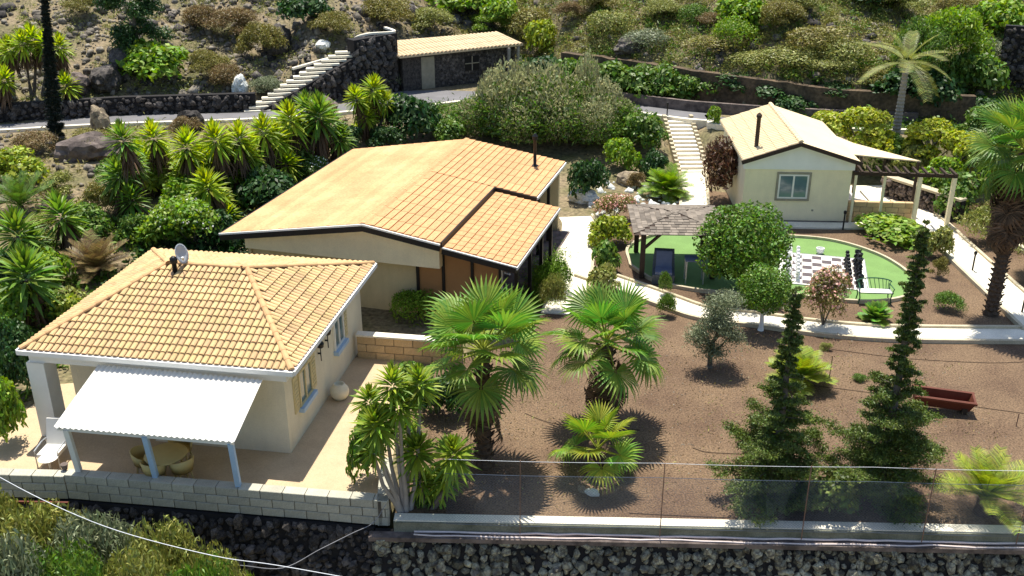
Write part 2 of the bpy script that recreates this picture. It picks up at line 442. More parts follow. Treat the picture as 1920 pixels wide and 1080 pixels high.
# ------------------------------------------------------------------ stones
def stone_mesh(name, m, seed, sq=(1, 1, 1)):
    r = random.Random(seed)
    t = (1 + 5 ** .5) / 2
    vs = [(-1,t,0),(1,t,0),(-1,-t,0),(1,-t,0),(0,-1,t),(0,1,t),(0,-1,-t),(0,1,-t),(t,0,-1),(t,0,1),(-t,0,-1),(-t,0,1)]
    fs = [(0,11,5),(0,5,1),(0,1,7),(0,7,10),(0,10,11),(1,5,9),(5,11,4),(11,10,2),(10,7,6),(7,1,8),(3,9,4),(3,4,2),(3,2,6),(3,6,8),(3,8,9),(4,9,5),(2,4,11),(6,2,10),(8,6,7),(9,8,1)]
    out = []
    for v in vs:
        v = Vector(v).normalized() * r.uniform(.34, .62)
        out.append((v.x * sq[0], v.y * sq[1], v.z * sq[2]))
    mb = MB(); mb.add(out, fs)
    return mb, mb.data(name, m)
STONES = {}
def stones(mk):
    if mk not in STONES: STONES[mk] = [stone_mesh('stone', M[mk], i) for i in range(9)]
    return STONES[mk]

def stone_wall(name, label, a, b, z0a, z1a, z0b, z1b, size, mk, parts=300, thick=.4, cap=None, visible_from=-99, cat='stone wall', back=True, parent=None, batter=0):
    """dry stone wall face from a to b (2-d points); stones stand on the side of the right-hand normal"""
    a, b = Vector((a[0], a[1])), Vector((b[0], b[1])); L = (b - a).length; d = (b - a) / L; nrm = Vector((d.y, -d.x))
    rt = parent or root(name, label, cat, (a.x, a.y, z0a), math.atan2(d.y, d.x))
    core = MB().hexa([(0, -batter * (z1a - z0a), 0), (L, -batter * (z1a - z0a), z0b - z0a), (L, thick, z0b - z0a), (0, thick, 0)], [(0, 0, z1a - z0a), (L, 0, z1b - z0a), (L, thick, z1b - z0a), (0, thick, z1a - z0a)])
    core.build('wall_core', M['core'], rt)
    protos = stones(mk); joined = MB(); cells = []
    r = random.Random(hash(round(a.x * 7 + a.y * 13)) & 999)
    x = size / 2
    while x < L:
        zt = z1a + (z1b - z1a) * x / L; zb = z0a + (z0b - z0a) * x / L
        z = zt - size * .45 + r.uniform(-.25, .12) * size
        while z > zb - size * .3:
            cells.append((x + r.uniform(-.3, .3) * size, z)); z -= size * r.uniform(.5, .78)
        x += size * r.uniform(.62, .9)
    cells.sort(key=lambda c: -c[1] if c[1] > visible_from else 99)
    cells = [c for c in cells]
    for i, (x, z) in enumerate(cells):
        s = size * r.choice((.6, .8, 1, 1.15, 1.5)); k_ = r.randrange(9); rot = (r.uniform(0, 6), r.uniform(0, 6), r.uniform(0, 6))
        loc = Vector((x, -.02 + r.uniform(-.12, .12) * size - batter * (z1a + (z1b - z1a) * x / L - z), z - z0a)); sc = (s * r.uniform(.8, 1.2), s * .8, s * r.uniform(.6, .95))
        if i < parts and z > visible_from:
            link('stone', protos[k_][1], rt, loc, rot, sc)
        else:
            Mx = Matrix.Translation(loc) @ Matrix.Rotation(rot[2], 4, 'Z') @ Matrix.Rotation(rot[0], 4, 'X') @ Matrix.Diagonal((*sc, 1))
            joined.add([Mx @ Vector(v) for v in protos[k_][0].v], protos[k_][0].f)
    if joined.v: joined.build('packed_stones', M[mk + '_st'] if mk + '_st' in M else M[mk], rt, kind='stuff')
    if cap:
        MB().hexa([(0, -.12, z1a - z0a), (L, -.12, z1b - z0a), (L, thick + .05, z1b - z0a), (0, thick + .05, z1a - z0a)],
                  [(0, -.12, z1a - z0a + .1), (L, -.12, z1b - z0a + .1), (L, thick + .05, z1b - z0a + .1), (0, thick + .05, z1a - z0a + .1)]).build('coping', M[cap], rt)
    return rt

# front retaining wall below garden and patio
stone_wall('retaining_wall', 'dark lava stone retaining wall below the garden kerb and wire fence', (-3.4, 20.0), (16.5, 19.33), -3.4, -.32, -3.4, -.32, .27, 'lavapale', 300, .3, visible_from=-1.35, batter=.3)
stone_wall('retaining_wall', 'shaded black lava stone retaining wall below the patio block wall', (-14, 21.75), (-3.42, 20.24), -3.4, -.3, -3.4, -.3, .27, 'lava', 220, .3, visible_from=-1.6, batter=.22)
# garden edge beam with two pipes running along it
eb = root('edge_beam', 'long white concrete edge beam between red gravel and stone wall', 'kerb', (-2.6, 20.1, 0))
MB().hexa([(-.3, -.02, -.25), (24, -.82, -.25), (24, -.51, -.25), (-.3, .29, -.25)], [(-.3, 0, .06), (24, -.80, .06), (24, -.51, .06), (-.3, .29, .06)]).build('beam', M['concrete'], eb)
MB().hexa([(-.3, -.06, -.24), (24, -.86, -.24), (24, -.823, -.24), (-.3, -.023, -.24)], [(-.3, -.05, .03), (24, -.85, .03), (24, -.803, .03), (-.3, -.003, .03)]).build('beam_face_shade', M['beam_shade'], eb)  # added dark strip: painted shade over the front of the white beam
MB().hexa([(-.9, -.28, -.36), (24, -1.08, -.36), (24, -.83, -.36), (-.9, -.03, -.36)], [(-.9, -.28, -.24), (24, -1.08, -.24), (24, -.83, -.24), (-.9, -.03, -.24)]).build('ledge', M['greyrock'], eb)
for k_, (dy, dz, rr) in enumerate(((-.09, -.20, .028), (-.22, -.22, .02))):
    pts = [(-2.4 + i * .5, 20.1 + dy - (i * .5) * .0333 + RNG.uniform(-.02, .02), dz + RNG.uniform(-.015, .015)) for i in range(46)]
    T(MB().tube(pts, rr, 8).build('water_pipe', M['pipe'], smooth=True), ('thicker pale water pipe running along the garden edge beam', 'thinner lower water pipe lying on the stone wall top')[k_], 'pipe')

# block walls -----------------------------------------------------------
def block_wall(name, label, a, b, z0, z1, rows, bl, mk, thick=.2, cap=None, parent=None):
    a, b = Vector((a[0], a[1])), Vector((b[0], b[1])); L = (b - a).length; d = (b - a) / L
    rt = root(name, label, 'block wall', (a.x, a.y, z0), math.atan2(d.y, d.x))
    MB().box(0, L, .02, thick - .02, 0, z1 - z0 - .035).build('mortar_core', M['mortar'], rt)
    h = (z1 - z0) / rows; cache = {}
    for r_ in range(rows):
        x = -bl / 2 if r_ % 2 else 0
        while x < L:
            x0, x1 = max(0, x), min(L, x + bl - .02); ln = round(x1 - x0, 3)
            if ln > .05:
                if ln not in cache:
                    e = .012
                    cache[ln] = MB().add([(0,0,0),(ln,0,0),(ln,thick,0),(0,thick,0),(0,0,h-.014),(ln,0,h-.014),(ln,thick,h-.014),(0,thick,h-.014),(e,-e,e),(ln-e,-e,e),(ln-e,-e,h-.014-e),(e,-e,h-.014-e)],
                        [(0,3,2,1),(4,5,6,7),(1,2,6,5),(2,3,7,6),(3,0,4,7),(8,9,10,11),(0,1,9,8),(1,5,10,9),(5,4,11,10),(4,0,8,11)]).data('block', M[mk])
                link('block', cache[ln], rt, (x0, RNG.uniform(-.006, .006), r_ * h))
            x += bl
    if cap: MB().box(-.02, L, -.06, thick + .06, z1 - z0, z1 - z0 + .06).build('coping', M[cap], rt)
    return rt
A3 = (-3.06, 20.28)
block_wall('patio_wall', 'grey concrete block parapet wall in front of the shaded patio', (-11.45, 21.43), A3, -.25, .5, 3, .58, 'block', .28)
block_wall('patio_wall', 'short angled end of grey block parapet beside the white lounger', (-15.2, 21.6), (-11.47, 21.42), -.25, .45, 3, .58, 'block', .28)
block_wall('patio_wall', 'short grey block return wall behind the yucca cluster', (-3.04, 20.3), (-3.14, 22.2), -.25, .5, 3, .58, 'block', .28)
block_wall('divider_wall', 'sandy block wall with white coping joining the tiled house and yard', (-5.0, 28.75), (-1.6, 28.2), 0, .82, 3, .62, 'block2', .2, 'concrete')

# patio paving: slabs laid one by one
pt = struct(MB().prism([(-15.0, 21.8), (-11.6, 21.6), (-3.2, 20.5), (-3.3, 28.5), (-5, 28.8), (-14.0, 27)], -.06, .02).build('patio_base', M['patio']))
# ------------------------------------------------------------------ tiled house
def tile_data(name, w, l, m, n=5, arc=122):
    vs, fs = [], []
    for j, (y, k_, dz) in enumerate(((0, 1.0, .035), (l * 1.08, .86, 0.0))):
        for i in range(n + 1):
            t = R(90 + arc / 2 - arc * i / n)
            vs.append((w / 2 * k_ * math.cos(t), y, w / 2 * k_ * (math.sin(t) - math.sin(R(90 - arc / 2))) * .85 + dz))
    for i in range(n): fs.append((i, i + 1, n + 2 + i, n + 1 + i))
    fs.append(tuple(range(n, -1, -1)))
    return MB().add(vs, fs), (vs, fs)

def slope_tiles(rt, p0, p1, ztop, poly, w, l, parts, name='roof_tile', matn='tile', maxn=300):
    """lay tiles on a roof plane. p0-p1: eave (3-d, left to right seen from outside); up: function giving the upslope vector; poly: 2-d test in (along, upslope) coordinates"""
    p0, p1 = Vector(p0), Vector(p1); e = (p1 - p0); L = e.length; e.normalize()
    up = Vector(ztop) - p0; up = up - e * up.dot(e); S = up.length; up.normalize(); nrm = e.cross(up)
    mbp, (tv, tf) = tile_data(name, w * .98, l, None)
    me = mbp.data(name, M[matn])
    Mx = Matrix((e, up, nrm)).transposed().to_4x4(); rot = Mx.to_euler()
    nx = round(L / w); ny = round(S / l); joined = MB(); cnt = 0
    for j in range(ny):
        for i in range(nx):
            u, v = (i + .5) * L / nx, j * S / ny
            if not poly(u, v + l * .5): continue
            q = p0 + e * (u + RNG.uniform(-.004, .004)) + up * (v - .03) + nrm * (.012 + RNG.uniform(0, .008))
            if parts and cnt < maxn:
                link(name, me, rt, q, rot, (1, 1, 1)); cnt += 1
            else:
                Q = Matrix.Translation(q) @ Mx
                joined.add([Q @ Vector(p) for p in tv], tf)
    if joined.v: joined.build('packed_tiles', M[matn + '_st'], rt, kind='stuff')
    return cnt

A = R(-9.1)
h1 = root('tiled_house', 'house under yellow clay barrel tile hip roof behind the white awning', 'house', (-13.24, 23.92, 0), A)
W1, D1, EZ, RZ = 7.65, 7.42, 2.8, 4.02
ra, rb = (2.62, 3.6, RZ), (5.05, 3.6, RZ)   # ridge ends (local)
c00, c10, c11, c01 = (0, 0, EZ), (W1, 0, EZ), (W1, D1, EZ), (0, D1, EZ)
rf = MB().add([c00, c10, c11, c01, ra, rb], [(0, 1, 5, 4), (1, 2, 5), (2, 3, 4, 5), (3, 0, 4)]).build('roof', M['deck'], h1)
def tri_front(u, v):
    S = math.hypot(3.6, RZ - EZ); t = v / S
    return ra[0] * t + .05 < u < W1 - (W1 - rb[0]) * t - .05
slope_tiles(h1, c00, c10, (W1/2, 3.6, RZ), tri_front, .176, .3, True)
def tri_right(u, v):
    S = math.hypot(W1 - rb[0], RZ - EZ); t = v / S
    return 3.6 * t + .05 < u < D1 - (D1 - 3.6) * t - .05
slope_tiles(h1, c10, c11, (rb[0], 3.6, RZ), tri_right, .176, .3, False)
def tri_left(u, v):
    S = math.hypot(ra[0], RZ - EZ); t = v / S
    return (D1 - 3.6) * t + .05 < u < D1 - 3.6 * t - .05
slope_tiles(h1, c01, c00, (ra[0], 3.6, RZ), tri_left, .176, .3, False)
def tri_back(u, v):
    S = math.hypot(D1 - 3.6, RZ - EZ); t = v / S
    return (W1 - rb[0]) * t + .05 < u < W1 - ra[0] * t - .05
slope_tiles(h1, c11, c01, (W1/2, 3.6, RZ), tri_back, .176, .3, False)
rtd = {}
def ridge_row(rt, a, b, r_, step, name='ridge_tile', mk='ridge'):
    a, b = Vector(a), Vector(b); d = b - a; n = max(1, round(d.length / step)); d.normalize()
    side = d.cross(Vector((0, 0, 1))).normalized(); up = side.cross(d)
    me = rtd.get((r_, step, mk))
    if not me:
        vs = []; fs = []
        for y, k_ in ((0, 1.08), (step * 1.05, .95)):
            for i in range(6):
                t = R(180 * i / 5); vs.append((r_ * k_ * math.cos(t), y, r_ * k_ * math.sin(t) * .8))
        for i in range(5): fs.append((i + 1, i, 6 + i, 7 + i))
        fs += [(0, 1, 2, 3, 4, 5)]
        me = rtd[(r_, step, mk)] = MB().add(vs, fs).data(name, M[mk])
    Mx = Matrix((side, d, up)).transposed().to_4x4()
    for i in range(n):
        link(name, me, rt, a + d * (i * step) + up * .03, Mx.to_euler())
for a_, b_ in ((c00, ra), (c10, rb), (c01, ra), (c11, rb), (ra, rb)): ridge_row(h1, a_, b_, .085, .38)
# fascia / gutter
for a_, b_ in (((-.06, -.06), (W1 + .06, -.06)), ((W1 + .06, -.06), (W1 + .06, D1 + .06)), ((W1 + .06, D1 + .06), (-.06, D1 + .06)), ((-.06, D1 + .06), (-.06, -.06))):
    MB().bar((*a_, EZ - .06), (*b_, EZ - .06), .10, .13).build('gutter', M['white'], h1)
MB().box(.02, W1 - .02, .02, D1 - .02, EZ - .16, EZ - .13).build('soffit', M['white'], h1)
# walls
MB().box(3.3, 7.24, .36, .56, 0, 2.34).build('wall', M['offwhite'], h1)
MB().box(7.04, 7.24, .563, 7.1, 0, 2.34).build('wall', M['offwhite'], h1)
MB().box(.3, 7.037, 6.9, 7.1, 0, 2.34).build('wall', M['offwhite'], h1)
MB().box(.3, .5, 1.5, 6.897, 0, 2.34).build('wall', M['offwhite'], h1)
MB().box(.503, 3.3, 1.5, 1.7, 0, 2.34).build('wall', M['offwhite'], h1)
MB().box(.06, 7.4, .18, .42, 2.343, 2.64).build('beam', M['white'], h1)
MB().box(7.1, 7.34, .423, 7.2, 2.343, 2.64).build('beam', M['white'], h1)
MB().box(.06, .3, .423, 7.2, 2.343, 2.64).build('beam', M['white'], h1)
MB().box(.0, .52, .1, .62, 0, 2.34).build('column', M['white'], h1)
MB().box(2.2, 3.0, 1.44, 1.497, 0, 2.05).build('door', M['cream'], h1)
# side windows: openings with frame, pane, sill, shutter
for y0, y1, z0, z1, sh in ((1.25, 2.25, .95, 2.0, 1), (4.3, 5.2, 1.15, 2.15, 0)):
    fr = MB()
    fr.box(7.243, 7.30, y0, y0 + .07, z0, z1).box(7.243, 7.30, y1 - .07, y1, z0, z1).box(7.243, 7.30, y0 + .07, y1 - .07, z1 - .07, z1).box(7.243, 7.30, y0 + .07, y1 - .07, z0, z0 + .07).box(7.243, 7.295, (y0+y1)/2 - .03, (y0+y1)/2 + .03, z0 + .07, z1 - .07)
    f_ = fr.build('window', M['cream' if sh else 'white'], h1)
    MB().box(7.243, 7.262, y0 + .07, y1 - .07, z0 + .07, z1 - .07).build('pane', M['glass'], f_)
    MB().box(7.243, 7.40, y0 - .06, y1 + .06, z0 - .13, z0 - .003).build('sill', M['blue'], f_)
    for ys in ((y0 - .36, y1 + .03) if sh else (y1 + .03,)):
        s_ = MB().box(7.243, 7.275, ys, ys + .33, z0 - .02, z1 + .02)
        for q in range(8): s_.box(7.277, 7.292, ys + .04, ys + .29, z0 + .06 + q * .115, z0 + .11 + q * .115)
        s_.build('shutter', M['cream'], h1)
for y_, z_ in ((2.95, 1.95), (3.6, 2.05)):
    l_ = MB().tube([(7.33, y_, z_ - .42), (7.33, y_, z_)], .015, 6).lathe([(.02, 0), (.09, .05), (.11, .16), (.05, .25), (.01, .3)], 10, (7.34, y_, z_ - .02)).box(7.243, 7.34, y_ - .02, y_ + .02, z_ - .2, z_ - .16)
    l_.build('wall_lantern', M['black'], h1)

def world(rt, p): return Matrix.Translation(rt.location) @ Matrix.Rotation(rt.rotation_euler.z, 4, 'Z') @ Vector(p)

# flue with satellite dish
fl = world(h1, (3.0, 3.25, 3.85))
ch = root('flue_pipe', 'short black flue on the clay tile roof ridge', 'flue', fl)
MB().lathe([(.07, -.1), (.07, .34), (.11, .36), (.11, .5), (.04, .56)], 12).build('pipe', M['black'], ch, True)
ds = root('satellite_dish', 'grey satellite dish above the clay tile ridge', 'satellite dish', fl + Vector((.1, .28, -.02)))
MB().tube([(0, 0, -.2), (0, 0, .62)], .025, 8).build('mast', M['metal'], ds)
dm = MB(); dm.lathe([(.0, .0), (.12, .012), (.22, .04), (.30, .09), (.30, .10), (.21, .055), (.11, .028), (.0, .02)], 20)
link('dish_bowl', dm.data('dish_bowl', M['dish'], True), ds, (0.02, -.04, .55), (R(72), 0, R(68)), (.85, 1.0, .85))
MB().bar((0, -.03, .45), (.22, -.38, .52), .02).bar((.22, -.38, .5), (.22, -.42, .6), .05).build('feed_arm', M['metal'], ds)

# white awning on posts over the patio
aw = root('patio_awning', 'white corrugated awning roof on three posts over the patio', 'awning', (-11.1, 21.8, 0))
AZ = 1.95
P = [Vector(G(186, 683, 2.5)), Vector(G(493, 712, 2.5)), Vector(G(440, 829, AZ)), Vector(G(101, 801, AZ))]
P = [p - aw.location for p in P]
n = 128; vs = []; fs = []
for i in range(n + 1):
    t = i / n; dz = .022 * (1, 0, -1, 0)[i % 4]
    for a_, b_ in ((P[0], P[1]), (P[3], P[2])): vs.append(a_.lerp(b_, t) + Vector((0, 0, dz)))
    for a_, b_ in ((P[0], P[1]), (P[3], P[2])): vs.append(a_.lerp(b_, t) + Vector((0, 0, dz - .02)))
for i in range(n):
    o = 4 * i; fs += [(o+1, o+5, o+4, o), (o+2, o+6, o+7, o+3), (o+1, o+3, o+7, o+5), (o, o+4, o+6, o+2)]
fs += [(0, 2, 3, 1), (4*n, 4*n+1, 4*n+3, 4*n+2)]
MB().add(vs, fs).build('corrugated_sheet', M['sheet'], aw)
MB().bar(P[3] + Vector((.1, .1, -.09)), P[2] + Vector((-.06, .1, -.09)), .06, .11).build('front_beam', M['white'], aw)
MB().bar(P[0] + Vector((.1, -.05, -.08)), P[1] + Vector((-.06, -.05, -.08)), .06, .1).build('rear_beam', M['white'], aw)
for (bx, by), (tx, ty) in (((148, 882), (125, 810)), ((292, 893), (280, 822)), ((447, 910), (434, 828))):
    b_ = G(bx, by, .5) - aw.location; tp_ = Vector((b_.x, 0, 2.03)); t_ = (b_.x - P[3].x) / (P[2].x - P[3].x)
    y_ = P[3].y + (P[2].y - P[3].y) * t_ + .1
    MB().bar((b_.x, b_.y, .5), (b_.x, y_, AZ - .1), .13).build('post', M['blue' if bx > 200 else 'white'], aw)
for t_ in (.02, .98): MB().bar(P[0].lerp(P[1], t_) - Vector((0, 0, .06)), P[3].lerp(P[2], t_) - Vector((0, 0, .06)), .05, .07).build('side_rail', M['white'], aw)

# round pot by the wall
pot = G(638, 748)
T(MB().lathe([(.12, 0), (.24, .06), (.33, .2), (.36, .34), (.33, .48), (.22, .6), (.2, .66), (.17, .66), (.19, .56), (.05, .5)], 20).build('round_pot', M['offwhite'], smooth=True, loc=pot, scale=.8), 'round white pot standing beside the tiled house side wall', 'pot')

# patio dining set -------------------------------------------------------
tb = G(308, 856, .75); tb.z = 0.02; tb.y += .12
tr_ = root('patio_table', 'round cream table under the white awning', 'table', tb)
MB().lathe([(.0, .70), (.52, .70), (.55, .72), (.52, .75), (.0, .755)], 28).build('table_top', M['plastic'], tr_, True)
for k_ in range(4):
    a_ = R(45 + 90 * k_)
    MB().bar((.42 * math.cos(a_), .42 * math.sin(a_), 0), (.36 * math.cos(a_), .36 * math.sin(a_), .7), .05).build('leg', M['plastic'], tr_)
def tub_chair(loc, rz, label, grp='tub chairs round the patio table'):
    c_ = root('tub_chair', label, 'chair', loc, rz, grp)
    MB().lathe([(.24, .38), (.27, .41), (.25, .44)], 16).build('seat', M['plastic'], c_)
    bk = MB(); vs = []; fs = []; n_ = 14
    for i in range(n_ + 1):
        t = R(-20 + 220 * i / n_); h_ = .80 - .16 * abs(i / n_ * 2 - 1) ** 2
        for r_, z_ in ((.27, .40), (.33, h_), (.30, h_ + .01), (.25, .42)): vs.append((r_ * math.cos(t), r_ * math.sin(t), z_))
    for i in range(n_):
        for q in range(4): fs.append((4*i+q, 4*i+(q+1)%4, 4*i+4+(q+1)%4, 4*i+4+q))
    fs += [(3, 2, 1, 0), (4*n_, 4*n_+1, 4*n_+2, 4*n_+3)]
    bk.add(vs, fs).build('backrest', M['plastic'], c_, True)
    for k_ in range(4):
        a_ = R(45 + 90 * k_)
        MB().bar((.27 * math.cos(a_), .27 * math.sin(a_), 0), (.2 * math.cos(a_), .2 * math.sin(a_), .4), .035).build('leg', M['plastic'], c_)
for dx, dy, rz, lb in ((-.62, .1, 90, 'cream tub chair behind the middle awning post'), (.46, -.22, 225, 'cream tub chair in front of the round table beside the middle post'), (-.2, -.36, 160, 'low cream tub chair partly hidden at the foot of the middle post'), (.15, .72, 0, 'cream tub chair tucked behind the round table')):
    tub_chair(tb + Vector((dx, dy, 0)), R(rz), lb)

# white lounger and grill on the sunny patio corner
lg = root('patio_lounger', 'white cushioned high back chair in the sunny patio corner', 'lounge chair', G(103, 868), R(-4))
MB().box(-.27, .27, -.3, .3, .34, .44).build('seat', M['sheet'], lg)
MB().hexa([(-.27, .24, .44), (.27, .24, .44), (.27, .34, .44), (-.27, .34, .44)], [(-.26, .44, 1.12), (.26, .44, 1.12), (.26, .53, 1.1), (-.26, .53, 1.1)]).build('backrest', M['sheet'], lg)
for s in (-1, 1):
    MB().tube([(s*.31, -.3, 0), (s*.31, -.3, .55), (s*.31, .1, .6), (s*.31, .32, .58), (s*.31, .4, 0)], .02, 6).build('leg', M['metal'], lg)
fo = root('side_table', 'small white side table beside the cushioned patio chair', 'table', G(96, 885) , 0)
MB().lathe([(0, .42), (.24, .42), (.25, .44), (0, .45)], 18).build('table_top', M['sheet'], fo)
MB().tube([(0, 0, 0), (0, 0, .42)], .03, 8).build('stem', M['metal'], fo)
po = root('potted_plant', 'small dark potted plant on the parapet beside the lounger', 'plant', G(122, 880, .45))
MB().lathe([(.06, 0), (.1, .16), (.08, .16)], 12).build('pot', M['greyrock'], po)

# ------------------------------------------------------------------ big house
B = R(-15.6)
h2 = root('long_house', 'long house with low pitched orange gable roof and black fascia', 'house', (-5.03, 31.63, 0), B)
RZ2, SL, DP = 3.6, .16, 11.4
OL, OR, OA, OB = -5.5, 4.4, 2.75, 5.32       # left eave, right eave, annex start, annex eave
zz = lambda o: RZ2 - SL * abs(o)
AD = 6.35                                    # annex depth
# left slope: one coated sheet
MB().slab([(OL, .0, zz(OL)), (0, 0, RZ2), (0, DP, RZ2), (OL, DP, zz(OL))], .12).build('roof', M['coat'], h2)
MB().slab([(0, 0.003, RZ2 - .003), (OA, 0.003, zz(OA)), (OA, AD, zz(OA)), (0, AD, RZ2 - .003)], .12).build('roof', M['coat'], h2)
MB().slab([(0, AD + .003, RZ2 - .003), (OR, AD + .003, zz(OR)), (OR, DP, zz(OR)), (0, DP, RZ2 - .003)], .12).build('roof', M['coat'], h2)
def za(o): return zz(OA) - .14 - .165 * (o - OA)
MB().slab([(OA + .05, .1, za(OA)), (OB, .1, za(OB)), (OB, AD - .06, za(OB)), (OA + .05, AD - .06, za(OA))], .1).build('annex_roof', M['coat'], h2)
def flat_tiles(rt, o0, o1, zf, y0, y1, w, l, lift=.012, mk='coat', name='roof_tile', thick=.035, gap=.014):
    nx, ny = round((o1 - o0) / w), round((y1 - y0) / l); dx, dy = (o1 - o0) / nx, (y1 - y0) / ny; s = 1 if zf(o1) < zf(o0) else -1
    g = gap; dz = zf(o0 + dx) - zf(o0)
    me = MB().hexa([(0, g, 0), (dx, g, dz), (dx, dy - g, dz), (0, dy - g, 0)], [(0, g, lift), (dx + .02, g, dz + lift + thick), (dx + .02, dy - g, dz + lift + thick), (0, dy - g, lift)]).data(name, M[mk])
    for i in range(nx):
        for j in range(ny):
            link(name, me, rt, (o0 + i * dx, y0 + j * dy, zf(o0 + i * dx) + .002 + RNG.uniform(0, .004)), (0, RNG.uniform(-.003, .003), 0))
flat_tiles(h2, .12, OA - .02, zz, .02, AD - .02, .27, .9)
for i_ in range(14):
    o_ = -.25 - i_ * .37; MB().hexa([(o_ - .37, .03, zz(o_ - .37)), (o_, .03, zz(o_)), (o_, DP - .03, zz(o_)), (o_ - .37, DP - .03, zz(o_ - .37))], [(o_ - .38, .03, zz(o_ - .38) + .022), (o_, .03, zz(o_) + .006), (o_, DP - .03, zz(o_) + .006), (o_ - .38, DP - .03, zz(o_ - .38) + .022)]).build('roof_strip', M['coat'], h2)
flat_tiles(h2, .12, OR, zz, AD + .02, DP - .02, .27, .85)
flat_tiles(h2, OA + .08, OB + .02, za, .12, AD - .1, .27, .42, gap=.016)
for j in range(12): link('ridge_cap', MB().hexa([(-.16, 0, -.02), (.16, 0, -.02), (.16, .93, -.02), (-.16, .93, -.02)], [(-.05, 0, .04), (.05, 0, .04), (.05, .93, .04), (-.05, .93, .04)]).data('ridge_cap', M['coat']), h2, (0, j * .95, RZ2 + .01))
# black fascia boards and pale edge strips
def fascia(a, b, h=.2, mk='blackwood', name='fascia', w=.05): MB().bar(a, b, w, h).build(name, M[mk], h2)
fascia((OL - .03, -.04, zz(OL) - .15), (0, -.04, RZ2 - .15)); fascia((0, -.04, RZ2 - .15), (OA, -.04, zz(OA) - .15))
fascia((OL - .03, -.045, zz(OL) - .02), (0, -.045, RZ2 - .02), .06, 'white', 'edge_strip'); fascia((0, -.045, RZ2 - .02), (OA, -.045, zz(OA) - .02), .06, 'white', 'edge_strip')
fascia((OA + .02, .03, zz(OA) - .07), (OA + .02, AD, zz(OA) - .07), .22)
fascia((OA + .03, .05, za(OA) - .13), (OB + .02, .05, za(OB) - .13), .2); fascia((OA + .03, .05, za(OA) - .015), (OB + .02, .05, za(OB) - .015), .05, 'white', 'edge_strip')
fascia((OB + .05, .05, za(OB) - .06), (OB + .05, AD - .06, za(OB) - .06), .1, 'white', 'gutter'); fascia((OB - .02, .12, za(OB) - .2), (OB - .02, AD - .1, za(OB) - .2), .16)
fascia((OR + .05, AD + .05, zz(OR) - .06), (OR + .05, DP, zz(OR) - .06), .1, 'white', 'gutter'); fascia((OA + .05, AD, zz(OA) - .1), (OR + .03, AD, zz(OR) - .1), .2)
fascia((OL - .03, 0, zz(OL) - .1), (OL - .03, DP, zz(OL) - .1), .2)
# walls
def gable(y, x0, x1, zb, th, mk, nm='wall', drop=.13):
    zt0, zt1 = zz(x0) - drop, zz(x1) - drop
    pts = [(x0, zb), (x1, zb), (x1, zt1)] + ([(0, RZ2 - drop)] if x0 < 0 < x1 else []) + [(x0, zt0)]
    k_ = len(pts)
    MB().add([(p[0], y, p[1]) for p in pts] + [(p[0], y + th, p[1]) for p in pts], [tuple(range(k_)), tuple(range(2*k_-1, k_-1, -1))] + [(i, k_+i, k_+(i+1)%k_, (i+1)%k_) for i in range(k_)]).build(nm, M[mk], h2)
gable(.55, -4.9, 2.5, 2.02, .3, 'plaster', 'lintel_wall')
gable(1.0, -4.9, 1.5, 0, .2, 'plaster2')
MB().box(-5.0, -4.903, .9, DP - .5, 0, 2.55).build('wall', M['plaster2'], h2)
MB().box(2.9, 3.1, 1.3, DP - .5, 0, 2.4).build('wall', M['greyrock'], h2)
MB().box(1.6, 4.3, DP - .7, DP - .5, 0, 2.7).build('wall', M['plaster2'], h2)
MB().box(-4.9, 2.89, DP - .7, DP - .5, 0, 2.7).build('wall', M['plaster2'], h2)
# ochre panels with dark posts at the front of the annex
px_ = [1.55, 2.5, 3.55, 4.55]
for i in range(3):
    MB().box(px_[i] + .05, px_[i+1] - .05, .95, 1.02, 0, 2.62 - .12 * i).build('panel', M['panel'], h2)
for i, x in enumerate(px_): MB().box(x - .05, x + .05, .88, 1.04, 0, zz(x) - .14 if x < OA else za(x) - .12).build('post', M['blackwood'], h2)
for y in (1.1, 2.9, 4.6, 6.1): MB().box(5.0, 5.12, y, y + .12, 0, za(5.06) - .12).build('post', M['blackwood'], h2)
for y in (7.5, 9.2, 10.9): MB().box(4.15, 4.27, y, y + .12, 0, zz(4.2) - .14).build('post', M['blackwood'], h2)
MB().box(1.5, 4.9, 1.2, 10.5, .0, .06).build('veranda_floor', M['greyrock'], h2)
for y, z0, z1 in ((2.2, .05, 2.1), (5.4, .9, 2.0), (8.0, .05, 2.1)):
    w_ = MB().box(3.103, 3.16, y, y + 1.2, z0, z1).build('door' if z0 < .5 else 'window', M['darkwood'], h2)
    MB().box(3.163, 3.18, y + .1, y + 1.1, z0 + .15, z1 - .1).build('pane', M['glass'], w_)
MB().tube([(5.12, .1, za(OB) - .3), (4.9, .3, za(OB) - .35), (4.62, .9, za(OB) - .5), (4.62, .9, 0)], .035, 8).build('downpipe', M['metal'], h2)
fl = world(h2, (3.45, 9.9, zz(3.45)))
f2 = root('flue_pipe', 'tall black flue near the back corner of the orange roof', 'flue', fl)
MB().tube([(0, 0, -.1), (0, 0, 1.15)], .07, 10).build('pipe', M['black'], f2, True)
MB().lathe([(.11, 1.15), (.12, 1.3), (.03, 1.42)], 12).build('cowl', M['black'], f2)
MB().lathe([(.16, -.05), (.16, .05), (.08, .09)], 12).build('flashing', M['blackwood'], f2)

